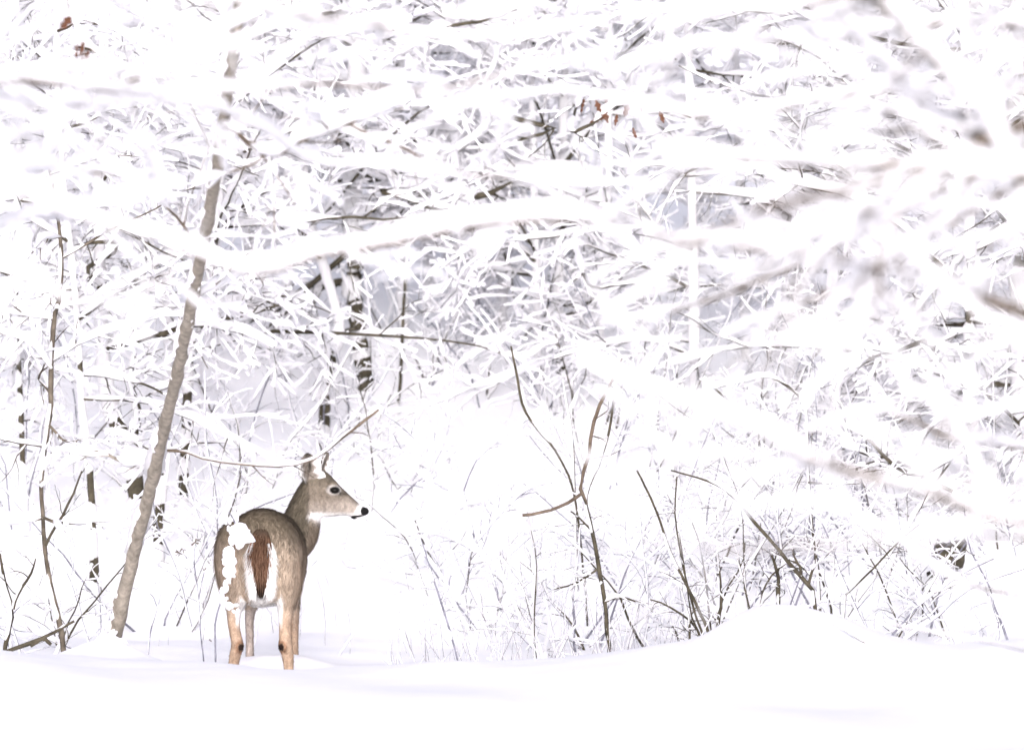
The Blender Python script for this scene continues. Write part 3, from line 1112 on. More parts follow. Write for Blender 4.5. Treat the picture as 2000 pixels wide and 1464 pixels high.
# --- trunks behind the deer
T1 = Tree('forked_tree', 'dark snow-plastered tree trunk up the slope, above and behind the doe\'s head', [
    (722, 850, 40), (714, 760, 36), (708, 690, 33), (696, 620, 32), (691, 560, 33), (694, 480, 34), (690, 330, 28), (700, 120, 24), (705, -150, 20)], 31.3, M_BARK_DARK, snow=.10, gap=.36, lump=.05, steep=.5, bare=[(478, 540), (585, 646), (655, 692), (702, 766)])
T1.trace([(690, 480, 15), (655, 515, 13), (620, 545, 12), (596, 565, 11), (565, 604, 8), (520, 640, 5)], Y=31.3, link=False, snow=.05, ntwig=9, twig_len=.45, sub=3, gap=.52)
T1.trace([(700, 640, 10), (660, 655, 9), (640, 700, 8), (636, 740, 8), (628, 800, 6)], Y=31.2, link=False, snow=.05, ntwig=5, twig_len=.4, sub=3, gap=.5)
T1.boughs(11, 1.9, 3.9, 1.5, .022, snow=.045, gap=.20, ntwig=12)
T2 = Tree('crooked_tree', 'thin crooked dark trunk just left of the trunk above the doe\'s head', [
    (628, 880, 24), (634, 820, 23), (632, 760, 21), (648, 700, 20), (664, 640, 17), (640, 540, 15), (600, 400, 14), (590, 200, 12), (570, -100, 9)], 30.4, M_BARK_DARK, snow=.08, gap=.36, steep=.5, bare=[(690, 745), (775, 830)])
T2.boughs(8, 2.0, 3.8, 1.3, .016, snow=.045, gap=.26)
T3 = Tree('forked_tree', 'dark trunk with a fork, directly left of the leaning tree', [
    (270, 1000, 36), (262, 940, 34), (256, 880, 32), (232, 835, 30), (214, 770, 24), (200, 640, 20), (196, 400, 18), (205, 100, 16), (210, -150, 12)], 28, M_BARK_DARK, snow=.09, gap=.38, lump=.05, steep=.5, bare=[(815, 862), (872, 900), (932, 976), (560, 575)])
T3.trace([(256, 880, 24), (262, 840, 22), (270, 800, 16), (255, 750, 12), (262, 690, 9)], Y=28, link=False, snow=.04, ntwig=5, twig_len=.35, sub=3, gap=.5)
T3.trace([(168, 528, 9), (195, 508, 10), (226, 493, 11), (238, 474, 10), (192, 472, 9), (150, 480, 6)], Y=27.8, snow=.03, ntwig=5, twig_len=.35, sub=3, gap=.62)
T3.boughs(12, 1.4, 3.6, 1.3, .018, snow=.045, gap=.28)
T4 = Tree('slim_tree', 'slim dark trunk showing in pieces right of the leaning tree', [
    (357, 1000, 20), (358, 940, 20), (362, 860, 19), (366, 780, 18), (372, 700, 16), (392, 610, 14), (420, 480, 13), (440, 200, 12), (450, -150, 9)], 28.6, M_BARK_DARK, snow=.07, gap=.36, steep=.5, bare=[(770, 832), (868, 900), (922, 970), (690, 705)])
T4.trace([(388, 612, 12), (420, 588, 11), (445, 595, 10), (500, 588, 9), (556, 577, 7), (610, 590, 4)], Y=28.4, link=False, snow=.045, ntwig=7, twig_len=.4, sub=3, gap=.5)
T4.trace([(392, 640, 9), (440, 622, 9), (490, 612, 8), (545, 596, 6)], Y=28.3, link=False, snow=.03, ntwig=5, twig_len=.3, sub=3, gap=.6)
T4.boughs(9, 1.5, 3.6, 1.2, .016, snow=.045, gap=.28)
T5 = Tree('broken_stem', 'short dark broken stem poking from snow behind the leaning trunk', [(308, 1060, 20), (309, 1020, 21), (313, 980, 18), (322, 930, 12), (330, 880, 7)], 27.5, M_BARK_DARK, snow=.03, gap=.5, bare=[(985, 1056)])
T5.boughs(3, 1.0, 1.3, .5, .008, snow=.03, ntwig=6, twig_len=.3, sub=2)
T11 = Tree('slim_tree', 'slim brown trunk in broken dark pieces, second trunk left of the leaning tree', [
    (184, 1140, 20), (183, 1110, 19), (180, 1000, 14), (176, 930, 14), (172, 880, 12), (160, 780, 11), (150, 600, 10), (120, 300, 9), (110, 0, 7)], 27, M_BARK_DARK, snow=.06, gap=.42, steep=.5, bare=[(925, 988), (1092, 1132), (705, 728), (1010, 1030)])
T11.boughs(11, 1.2, 3.6, 1.0, .011, snow=.04, gap=.30)
T12 = Tree('slim_tree', 'slim dark trunk nearest the left edge, broken up by snow', [
    (48, 1010, 12), (44, 900, 11), (40, 780, 11), (36, 700, 10), (30, 500, 9), (40, 200, 8), (30, -100, 6)], 28, M_BARK_DARK, snow=.06, gap=.38, steep=.5, bare=[(705, 728), (748, 764), (800, 832), (850, 905), (560, 575)])
T12.boughs(12, 1.2, 3.5, 1.2, .012, snow=.045, gap=.28)
T14 = Tree('young_tree', 'thin straight stem standing in the pale clearing right of the double trunk', [
    (776, 800, 6), (780, 770, 7), (785, 680, 7), (788, 600, 6), (794, 520, 5), (806, 400, 4)], 30.8, M_BARK_DARK, snow=.02, gap=.5, bare=[(540, 790)])
T14.boughs(5, 1.9, 2.7, .6, .005, snow=.025, ntwig=6, twig_len=.3, sub=2, gap=.4)
POLES = []
for (nm, lb, pts, Y) in (
        ('slim_tree', 'left one of the dark slim trunks up the slope beyond the clearing', [(1062, 800, 15), (1058, 740, 14), (1054, 690, 13), (1050, 560, 12), (1040, 200, 9), (1040, -100, 7)], 31.2),
        ('slim_tree', 'thicker dark trunk up the slope, between two slim ones beyond the clearing', [(1104, 800, 24), (1102, 750, 23), (1097, 700, 22), (1092, 600, 18), (1100, 300, 14), (1110, -100, 10)], 31.6),
        ('slim_tree', 'right one of the dark slim trunks up the slope beyond the clearing', [(1160, 820, 16), (1158, 760, 15), (1165, 700, 14), (1180, 560, 13), (1190, 250, 11), (1195, -100, 8)], 31.0)):
    t = Tree(nm, lb, pts, Y, M_BARK_DARK, bare=[[(716, 738), (754, 772)], [(698, 736), (745, 780)], [(690, 712), (738, 752), (762, 792)]][len(POLES)])
    t.boughs(8, 1.75, 3.8, 1.4, .016, snow=.045, gap=.20)
    POLES.append(t)
# oak leaves at the upper centre
for i, (x, y, s) in enumerate(((1140, 205, .045), (1164, 205, .05), (1176, 225, .06), (1182, 238, .05), (1230, 210, .05), (1250, 205, .045), (1288, 228, .04), (1205, 235, .035), (1236, 262, .035), (1196, 195, .04))):
    leaf(POLES[2].o, px(x, y - 12, 27.6), s * 1.6, i)
POLES[2].trace([(1115, 255, 7), (1160, 240, 7), (1200, 205, 7), (1260, 203, 6), (1300, 212, 5), (1350, 230, 4)], Y=27.6, snow=.035, ntwig=8, twig_len=.3, sub=3, gap=.5)
POLES[1].trace([(845, 60, 9), (878, 52, 9), (915, 46, 8), (952, 40, 6), (1010, 20, 4)], Y=30, snow=.04, ntwig=6, twig_len=.4, sub=3, gap=.55)
POLES[1].trace([(985, 222, 12), (1010, 232, 12), (1045, 243, 11), (1082, 253, 10), (1010, 275, 5)], Y=29, snow=.03, ntwig=5, twig_len=.4, sub=3, gap=.62)
POLES[0].trace([(745, 374, 9), (775, 380, 11), (800, 390, 8), (850, 410, 6), (885, 405, 8), (868, 425, 9)], Y=30, snow=.045, ntwig=6, twig_len=.4, sub=3, gap=.5)
POLES[0].trace([(930, 386, 12), (948, 380, 13), (972, 370, 9), (1000, 355, 5)], Y=30, snow=.03, ntwig=4, twig_len=.4, sub=3, gap=.6)
POLES[0].trace([(1150, 556, 6), (1200, 556, 6), (1245, 553, 5), (1300, 560, 3)], Y=27.5, snow=.03, ntwig=5, twig_len=.3, sub=2, gap=.45)

# --- dark trunk behind the boughs at the right
ST7 = Tree('tree_stump', 'thick dark snow-capped stump low at the right, half hidden by snowy boughs', [
    (1846, 1150, 74), (1850, 1105, 66), (1856, 1062, 60), (1862, 1036, 54), (1864, 1026, 30)], 27.2, M_BARK_DARK, cat='tree stump', lump=.05, kw=16, bare=[(1040, 1125)])
lumps(ST7.o, [(1862, 1030, 40, 16), (1845, 1036, 22, 14), (1880, 1036, 24, 14), (1835, 1112, 14, 12)], 27.05)
T7 = Tree('snowy_tree', 'snow-covered tree standing behind the dark snow-capped stump', [
    (1915, 1100, 22), (1905, 900, 20), (1895, 700, 19), (1895, 500, 18), (1890, 250, 16), (1880, -150, 12)], 28.2, M_BARK_DARK, bare=[(505, 522), (604, 626), (690, 704)])
T7.boughs(16, 1.1, 3.5, 1.6, .016, snow=.042, gap=.36)
T7.trace([(1880, 880, 10), (1790, 930, 12), (1765, 915, 11), (1745, 908, 9), (1700, 860, 8), (1680, 845, 7), (1650, 830, 4)], Y=26.9, link=False, snow=.04, ntwig=5, twig_len=.3, sub=3, gap=.62)
T7.trace([(1860, 960, 9), (1760, 903, 7), (1710, 893, 7), (1675, 880, 6), (1640, 870, 4)], Y=27, link=False, snow=.03, ntwig=4, twig_len=.3, sub=2, gap=.62)
T7.trace([(1700, 190, 8), (1740, 180, 8), (1785, 172, 7), (1830, 160, 5)], Y=28, snow=.02, ntwig=4, twig_len=.3, sub=2, gap=.65)
T7.trace([(1335, 345, 4), (1360, 330, 4), (1392, 315, 4), (1440, 280, 4)], Y=28, snow=.02, ntwig=4, twig_len=.25, sub=2, gap=.6)
T9 = Tree('old_tree', 'dark trunk seen only as small wedges between boughs, upper right of centre', [
    (1560, 1100, 26), (1556, 900, 26), (1548, 600, 26), (1545, 210, 30), (1540, 0, 26), (1540, -150, 22)], 31, M_BARK_DARK, snow=.20, gap=.22, steep=.6, bare=[(196, 226), (520, 530)])
T9.boughs(12, 1.2, 3.8, 1.5, .016, snow=.045, gap=.32)
T8 = Tree('old_tree', 'dark trunk at the right edge among crowded snowy boughs', [
    (2010, 1080, 44), (2008, 800, 42), (2000, 500, 40), (1998, 170, 40), (2000, -150, 34)], 28.5, M_BARK_DARK, snow=.10, gap=.38, steep=.5, bare=[(150, 192), (500, 520), (840, 856)])
T8.boughs(15, 1.0, 3.5, 1.5, .02, snow=.045, gap=.42)

# --- the rest of the wood: trees whose trunks are plastered white
REST = [
    ('snowy_tree', 'white-plastered slope tree above the left edge stem, boughs drooping', -60, 29.5, 1.0),
    ('snowy_tree', 'snow-covered tree high on the slope between the left edge and the leaning tree', 100, 32, 1.0),
    ('snowy_tree', 'snow-covered tree on the slope right behind the top of the leaning tree', 330, 31.5, 1.0),
    ('snowy_tree', 'snow-covered tree on the slope between the leaning tree and the crooked trunk', 490, 32.5, 1.0),
    ('snowy_tree', 'snow-covered tree at the left side of the pale clearing', 840, 33, 1.0),
    ('snowy_tree', 'snow-covered tree high above the middle of the pale clearing', 930, 34, 1.1),
    ('snowy_tree', 'snow-covered tree beyond the three slim far trunks, on their right', 1260, 33, 1.1),
    ('snowy_tree', 'snow-bowed tree above the multi-stemmed bush, branches full of snow', 1360, 29.5, 1.1),
    ('snowy_tree', 'snow-bowed tree left of the small dark wedges, upper right of centre', 1460, 32, 1.1),
    ('snowy_tree', 'snow-bowed tree directly above the rounded mound', 1640, 29, 1.1),
    ('snowy_tree', 'snow-bowed tree between the mound and the dark snow-capped stump', 1750, 31, 1.1),
    ('snowy_tree', 'snow-bowed tree far up behind the dark snow-capped stump on the right', 1930, 32, 1.1),
    ('snowy_tree', 'snow-bowed tree just beyond the right edge trunk', 2120, 30, 1.0),
    ('snowy_tree', 'snow-covered tree just right of the double trunk above the doe', 790, 32.2, 1.0),
    ('snowy_tree', 'snow-covered tree left of the three slim dark trunks up the slope', 985, 32.4, 1.0),
    ('snowy_tree', 'snow-covered tree right of the crooked trunk, its boughs above the doe\'s back', 560, 31.5, 1.0),
]
for (nm, lb, x, Y, dens) in REST:
    zt = 4.0 + (Y - 30) * .12
    lean = rng.normal() * 40
    yb = 732 - (float(terrain(px(x, 0, Y)[0], Y)) - HC) * ppm(Y)
    top = 732 - (zt + .8 - HC) * ppm(Y)
    t = Tree(nm, lb, [(x, yb, 16), (x + lean * .3, lerp(yb, top, .35), 14), (x + lean * .6 + rng.normal() * 15, lerp(yb, top, .7), 12), (x + lean, top, 7)], Y, M_BARK_DARK, bare=[])
    zb = float(terrain(px(x, 0, Y)[0], Y))
    lo = zb + (.55 if 780 < x < 1300 else .35)
    t.boughs(int(10 * dens), lo, zt - .35, 1.5, .011, snow=.038, gap=.18, ntwig=12, twig_len=.42, sub=4)

# ------------------------------------------------------------------ saplings and bushes rooted just behind the bank
S1 = Tree('sapling', 'thin dark sapling right of centre, bent once, rising from behind the bank', [
    (1190, 1275, 8), (1186, 1240, 9), (1181, 1170, 8), (1170, 1110, 9), (1161, 1057, 8), (1150, 1010, 8), (1144, 981, 7), (1152, 944, 6), (1169, 910, 6), (1182, 870, 5), (1192, 830, 5), (1200, 770, 4)], 24.6, M_BARK_DARK, snow=.008, gap=.72, kw=7, N=40)
S1.trace([(1181, 1175, 6), (1210, 1165, 5), (1260, 1180, 3)], Y=24.6, link=False, **FINE)
S1.trace([(1170, 1110, 5), (1120, 1140, 4), (1080, 1150, 3)], Y=24.6, link=False, **FINE)
S1.trace([(1155, 1035, 4), (1130, 1010, 4), (1115, 998, 3)], Y=24.6, link=False, **FINE)
S1.trace([(1146, 985, 7), (1133, 946, 8), (1150, 890, 8), (1158, 832, 8), (1172, 790, 8), (1190, 755, 6), (1215, 700, 4)], Y=24.4, link=False, mat=M_BARK_BROWN, snow=.025, steep=.5, ntwig=4, twig_len=.2, sub=2, gap=.5, twig_r=.003)
S1.trace([(1140, 960, 7), (1126, 971, 8), (1100, 986, 7), (1073, 996, 7), (1045, 1003, 7), (1020, 1006, 7)], Y=24.4, link=False, mat=M_BARK_BROWN, snow=.012, ntwig=0, gap=.7)
S2 = Tree('sapling', 'long bowed thin stem arching up and left across the clearing', [
    (1150, 1270, 4), (1140, 1120, 4), (1120, 960, 5), (1085, 880, 5), (1050, 838, 6), (1022, 795, 6), (1010, 735, 6), (998, 676, 4)], 26.4, M_BARK_DARK, snow=.010, gap=.68, kw=6, N=40)
S3 = Tree('sapling', 'thin upright stem right of the bowed one, in front of the slim far trunks', [
    (1128, 1260, 5), (1126, 1080, 5), (1120, 900, 5), (1117, 840, 5), (1108, 790, 4), (1100, 740, 3)], 27, M_BARK_DARK, snow=.015, gap=.45, kw=6)
S4 = Tree('multi_stem_bush', 'multi-stemmed dark bush fanning up just left of the rounded mound', [
    (1392, 1268, 7), (1362, 1185, 7), (1335, 1130, 6), (1310, 1080, 6), (1290, 1020, 5), (1270, 970, 5), (1244, 918, 4)], 23.9, M_BARK_DARK, cat='bush', snow=.012, gap=.55, kw=6, N=36)
for pts in ([(1384, 1270, 6), (1362, 1210, 5), (1350, 1170, 5), (1335, 1110, 4), (1326, 1060, 4), (1318, 1000, 3), (1322, 930, 3)],
            [(1398, 1265, 7), (1404, 1220, 6), (1408, 1180, 6), (1408, 1140, 4), (1402, 1080, 3)],
            [(1346, 1275, 5), (1347, 1240, 5), (1345, 1200, 4), (1330, 1150, 3)],
            [(1378, 1270, 6), (1366, 1240, 6), (1352, 1215, 5), (1300, 1180, 4), (1270, 1170, 3)],
            [(1394, 1262, 5), (1386, 1210, 4), (1378, 1130, 4), (1366, 1060, 3), (1352, 1020, 3)],
            [(1404, 1258, 5), (1398, 1220, 4), (1420, 1150, 4), (1450, 1100, 3), (1455, 1060, 3)],
            [(1378, 1265, 4), (1350, 1200, 4), (1345, 1170, 3), (1330, 1060, 3), (1326, 1040, 2)]):
    S4.trace(pts, Y=23.9 + rng.random() * .3, link=False, name='stem', mat=M_BARK_DARK, **FINE)
S5 = Tree('bent_sapling', 'olive sapling behind the mound, bent far over to the left', [
    (1592, 1185, 8), (1578, 1143, 8), (1560, 1120, 9), (1540, 1098, 8), (1515, 1066, 7), (1488, 1036, 7), (1462, 1005, 6), (1440, 978, 6), (1410, 952, 5), (1370, 935, 4), (1310, 918, 3)], 23.5, M_BARK_DARK, snow=.02, gap=.55, kw=7, N=40)
S5.trace([(1578, 1145, 6), (1584, 1120, 6), (1590, 1105, 5), (1592, 1080, 3)], Y=23.5, link=False, **BARE)
S5.trace([(1520, 1182, 9), (1521, 1150, 9), (1518, 1118, 8), (1508, 1086, 5)], Y=23.9, link=False, name='stem', **BARE)
S5.trace([(1478, 1215, 4), (1488, 1160, 4), (1510, 1120, 4), (1535, 1100, 4)], Y=23.6, link=False, **FINE)
S5.trace([(1470, 1215, 4), (1460, 1170, 4), (1448, 1120, 4), (1440, 1090, 3)], Y=23.6, link=False, **FINE)
S5.trace([(1566, 1128, 6), (1564, 1110, 6), (1556, 1096, 5), (1548, 1080, 3)], Y=23.3, link=False, **BARE)
S6 = Tree('arched_sapling', 'snow-topped branch arching over above the bent olive sapling', [
    (1600, 1150, 5), (1590, 1060, 5), (1584, 1000, 5), (1578, 900, 5), (1575, 800, 5), (1555, 768, 6), (1502, 735, 7), (1450, 745, 5), (1395, 757, 4)], 25.5, M_BARK_DARK, snow=.03, gap=.45, kw=6, N=40)
S6.trace([(1395, 757, 4), (1420, 780, 5), (1450, 802, 6), (1480, 826, 5), (1520, 835, 3)], Y=25.5, link=False, **BARE)
S6.trace([(1578, 942, 5), (1605, 944, 6), (1640, 949, 5), (1600, 953, 3)], Y=25.3, link=False, **BARE)
S7 = Tree('sapling', 'thin straight twig slanting up to the right beyond the mound', [(1650, 1180, 4), (1665, 1150, 4), (1705, 1110, 4), (1750, 1062, 4), (1772, 1042, 3), (1800, 1020, 2)], 23.6, M_BARK_DARK, snow=.01, gap=.55, kw=6)
S8 = Tree('sapling', 'dark Y-shaped stem in the lower left corner', [(10, 1262, 9), (15, 1240, 10), (24, 1190, 9), (12, 1150, 8), (6, 1118, 6), (0, 1080, 4)], 24.5, M_BARK_DARK, snow=.014, gap=.55, kw=7)
S8.trace([(24, 1188, 8), (36, 1158, 7), (50, 1136, 6), (62, 1116, 5), (70, 1090, 3)], Y=24.5, link=False, **BARE)
SL = Tree('sapling', 'tall thin brown sapling near the left edge, kinked above the bank', [
    (124, 1268, 11), (120, 1238, 12), (112, 1195, 11), (102, 1158, 11), (92, 1105, 9), (87, 1066, 9), (84, 1007, 8), (81, 949, 8), (90, 857, 9), (99, 798, 10), (100, 700, 10), (109, 601, 10), (116, 585, 9), (120, 500, 8), (110, 400, 6), (90, 300, 5)], 23.4, M_BARK_GREY, snow=.02, gap=.42, kw=8, N=60)
SL.trace([(89, 1066, 7), (108, 1028, 6), (125, 1000, 6), (143, 964, 5), (160, 920, 3)], Y=23.3, link=False, mat=M_BARK_DARK, **BARE)
SL.trace([(84, 1012, 7), (40, 1019, 7), (0, 1019, 7), (-80, 1010, 5)], Y=23.2, link=False, snow=.045, ntwig=3, twig_len=.2, sub=2, gap=.08)
SL.trace([(84, 1010, 7), (110, 1020, 7), (150, 1020, 6), (200, 1017, 5), (250, 1012, 3)], Y=23.2, link=False, snow=.05, ntwig=4, twig_len=.2, sub=2, gap=.08)
SL.trace([(100, 720, 6), (60, 670, 5), (20, 655, 5), (-40, 640, 4)], Y=23.2, link=False, mat=M_BARK_BROWN, snow=.03, ntwig=5, twig_len=.25, sub=2, gap=.3)
SL.trace([(96, 830, 6), (125, 860, 5), (150, 862, 4)], Y=23.3, link=False, **FINE)
SL.boughs(9, 1.2, 2.4, .7, .006, snow=.03, ntwig=7, twig_len=.3, sub=2, gap=.35)
LG = Tree('fallen_branch', 'dark fallen branches half buried at the foot of the left saplings', [(10, 1272, 7), (50, 1258, 9), (90, 1242, 7), (145, 1212, 5)], 23.0, M_BARK_DARK, cat='branch', snow=.03, gap=.5, foot=False, kw=7)
LG.trace([(60, 1262, 6), (85, 1246, 9), (100, 1258, 7)], Y=23.0, link=False, snow=.02, ntwig=0, gap=.6)

ST = Tree('thin_stem', 'single thin slate-coloured stem leaning left, out in the clearing right of the doe', [
    (896, 1300, 4), (884, 1250, 4.5), (866, 1190, 4.5), (848, 1135, 4), (833, 1086, 3), (822, 1050, 2)], 24.2, M_BARK_BLUE, cat='stem', snow=.008, gap=.5, kw=6, N=26, bury=.1)
ST.trace([(862, 1180, 3), (875, 1150, 3), (880, 1120, 2)], Y=24.2, link=False, name='stem', snow=.006, ntwig=2, twig_len=.06, sub=0, twig_r=.0015)
FS = Tree('frosted_sapling', 'pale frosted sapling with long thin bowed twigs in the middle of the clearing', [
    (985, 1290, 6), (980, 1200, 6), (960, 1120, 5), (930, 1060, 5), (905, 960, 4), (880, 880, 4), (840, 830, 3)], 26.6, M_BARK_BLUE, cat='sapling', snow=.022, gap=.2, kw=6, N=40)
for pts in ([(930, 1060, 4), (990, 990, 4), (1040, 950, 3), (1100, 935, 2)], [(905, 960, 4), (930, 900, 3), (985, 850, 3), (1060, 800, 2)], [(960, 1120, 4), (1020, 1060, 4), (1060, 1040, 3), (1050, 1090, 2)],
            [(880, 880, 3), (830, 870, 3), (780, 830, 2), (740, 800, 2)], [(945, 1090, 4), (880, 1050, 3), (820, 1040, 2)], [(905, 960, 3), (850, 950, 3), (800, 905, 2), (770, 850, 2)]):
    FS.trace(pts, Y=26.6, link=False, mat=M_BARK_BLUE, snow=.02, ntwig=6, twig_len=.25, sub=2, gap=.25, twig_r=.0022)

# snow-loaded twig standing in front of the deer's left haunch
TW = Tree('snowy_twig', 'thin twig with clumps of snow right in front of the doe\'s left haunch', [
    (421, 1290, 3.5), (420, 1240, 3.5), (421, 1212, 4), (428, 1185, 4), (440, 1150, 4), (445, 1110, 4), (452, 1068, 4), (462, 1035, 4), (455, 1012, 3), (447, 1000, 2)], 23.35, M_BARK_BLUE, cat='twig', snow=.0, gap=.2, kw=6, N=50, bury=.15)


def clump(parent, pts, Y, name='snow'):
    """Snow clinging in a lumpy upright strip: (x, y, width px)."""
    W = np.array([[*px(x, y, Y), w / ppm(Y) / 2] for x, y, w in pts])
    S = spline(W, 26)
    P = S[:, :3][None]
    R = (S[:, 3] * (.62 + .76 * smooth_noise(1, 26, 9)[0]))[None]
    R[:, 0] *= .2
    R[:, -1] *= .2
    V, F = tubes(P, np.abs(R), 10, .05)
    o = obj(name, mesh_from(name, V - np.array(parent.location), F, M_SNOW))
    o.parent = parent




lumps(TW.o, [(452, 1034, 6, 9), (462, 1032, 9, 9), (475, 1030, 8, 7), (480, 1040, 5, 11), (470, 1044, 11, 12), (457, 1048, 8, 10), (466, 1060, 7, 11), (474, 1058, 5, 14), (452, 1058, 5, 7), (449, 1072, 8, 7)], 23.35)
lumps(TW.o, [(443, 1078, 6, 8), (451, 1084, 7, 11), (442, 1092, 6, 10), (449, 1104, 8, 10), (443, 1112, 6, 11), (450, 1118, 5, 8)], 23.35)
lumps(TW.o, [(446, 1130, 5, 11), (441, 1144, 5, 12), (437, 1158, 4.5, 12), (433, 1172, 4, 10), (440, 1178, 6, 4), (450, 1182, 8, 4.5), (460, 1184, 7, 3.5)], 23.35)
lumps(TW.o, [(441, 1017, 5, 4), (449, 1016, 5, 5), (457, 1011, 5, 6), (462, 1015, 4, 5)], 23.36)

# dry weeds left of the deer
WD = Tree('dry_weed', 'dry weed with small brown seed heads between the leaning tree and the deer', [(397, 1282, 3), (392, 1240, 3), (388, 1180, 3), (383, 1130, 3), (378, 1085, 2.5), (381, 1062, 2)], 23.7, M_BARK_BLUE, cat='weed', snow=.004, gap=.5, kw=5, N=24, bury=.1)
WD.trace([(386, 1150, 2.5), (375, 1110, 2.5), (360, 1082, 2), (350, 1078, 2)], Y=23.7, link=False, name='stem', snow=.004, ntwig=0)
WD.trace([(388, 1170, 2.5), (393, 1140, 2.5), (399, 1116, 2)], Y=23.7, link=False, name='stem', snow=.004, ntwig=0)
for (x, y, s) in ((350, 1079, 14), (358, 1074, 10), (381, 1058, 15), (388, 1055, 10), (399, 1113, 11), (410, 1250, 10)):
    c = px(x, y, 23.7) - np.array(WD.o.location)
    V, F = [], []
    for k in range(7):
        d = nrm(rng.normal(size=3))
        s_ = nrm(np.cross(d, rng.normal(size=3)))
        l = s / 485 * (.35 + .3 * rng.random())
        i = len(V)
        V += [c - s_ * l * .1, c + s_ * l * .1, c + d * l + s_ * l * .25, c + d * l * 1.1 - s_ * l * .15]
        F.append([i, i + 1, i + 2, i + 3])
    o = obj('seed_head', mesh_from('seed_head', V, F, M_BARK_BROWN))
    o.parent = WD.o
WD2 = Tree('dry_weed', 'bare dry weed stalk nearest the foot of the leaning tree', [(290, 1268, 3), (296, 1225, 3), (306, 1190, 2.5), (313, 1160, 2)], 23.6, M_BARK_BLUE, cat='weed', snow=.004, gap=.5, kw=5, N=16, bury=.1)
WD2.trace([(307, 1186, 2), (300, 1166, 2), (292, 1158, 1.5)], Y=23.6, link=False, name='stem', snow=.004, ntwig=0)

# low twiggy bushes behind the bank
BUSHES = [
    ('snowy low bush in the lower left, between the corner stem and the brown sapling', 60, 25.2, .75),
    ('snowy low bush just left of the foot of the leaning tree', 165, 25.6, .8),
    ('snowy low bush under the dark trunk pieces right of the leaning tree', 345, 26.4, .8),
    ('faint snowy bush right of the doe\'s chest, low behind the bank', 870, 26.8, .6),
    ('faint snowy bush at the left end of the tangled undergrowth', 960, 26.2, .6),
    ('snowy tangle of twigs left of the thin dark sapling', 1060, 25.2, .75),
    ('snowy tangle of twigs at the foot of the thin dark sapling', 1160, 25.8, .7),
    ('snowy tangle of twigs between the dark sapling and the multi-stemmed bush', 1260, 25.4, .8),
    ('snowy tangle of twigs behind the multi-stemmed bush', 1370, 26.2, .9),
    ('snowy thicket bush directly behind the top of the mound', 1480, 25.0, .9),
    ('snowy thicket bush behind the right shoulder of the mound', 1590, 25.8, 1.0),
    ('snowy thicket bush right of the mound, below the long white bough', 1690, 25.2, .9),
    ('snowy thicket bush in front of the dark snow-capped stump', 1800, 26.0, .8),
    ('snowy thicket bush at the right edge, low behind the bank', 1930, 25.4, .9),
    ('snowy bush part way up the slope behind the doe\'s back', 470, 29.0, .9),
    ('snowy bush part way up the slope above the multi-stemmed bush', 1330, 28.6, 1.1),
    ('snowy bush part way up the slope behind the arching snow-topped branch', 1500, 28.8, 1.2),
    ('snowy bush part way up the slope behind the thin slanting twig', 1720, 28.4, 1.2),
    ('snowy bush part way up the slope at the left edge', 30, 28.2, 1.1),
    ('snowy bush on the slope at the foot of the forked trunk above the doe', 690, 30.6, .9),
    ('snowy bush on the slope, lower left of the slim dark trunks', 900, 32.4, 1.2),
    ('snowy bush on the slope just right of the forked trunk above the doe', 760, 32.2, 1.2),
    ('snowy bush on the slope between the two left slim dark trunks', 1020, 32.6, 1.2),
    ('tall snowy bush high on the slope above the clearing', 860, 34.2, 1.4),
    ('snowy bush on the slope at the foot of the crooked trunk', 610, 29.6, .9),
    ('snowy bush on the slope right of the thin straight clearing stem', 830, 31.4, .9),
    ('snowy bush at the top of the pale clearing, left of the slim dark trunks', 960, 31.0, .9),
    ('snowy bush at the feet of the slim dark trunks up the slope', 1085, 30.6, .9),
    ('snowy bush on the slope right of the slim dark trunks', 1200, 30.2, 1.0),
    ('snowy bush on the slope between the doe\'s back and the leaning tree', 400, 27.6, .9),
    ('snowy bush on the slope right of the leaning tree, halfway up its trunk', 440, 30.4, 1.1),
    ('snowy bush part way up the slope behind the tall brown sapling', 140, 29.6, 1.1),
]
for (lb, x, Y, h) in BUSHES:
    b = rooted(x, Y)
    b[2] -= .06
    t = thing('snowy_bush', lb, 'bush', b)
    ns = 5
    for k in range(ns):
        a = rng.random() * 2 * math.pi
        e = math.radians(38 + 44 * rng.random())
        d = np.array([math.cos(a) * math.cos(e), math.sin(a) * math.cos(e) * .8, math.sin(e)])
        N = 10
        P = grow((b + .06 * rng.normal(size=3) * np.array([1, 1, 0]))[None], d[None], np.array([h * (.7 + .6 * rng.random())]), N, .12, .05)[0]
        R = taper(np.array([.004 + .003 * rng.random()]), N, .35)[0]
        limb(t, 'stem', P, R, M_BARK_DARK if k % 3 == 0 else M_BARK_BLUE, snow=.016, ntwig=7, twig_len=.30, sub=3, gap=.30, twig_r=.0024, droop=.02)


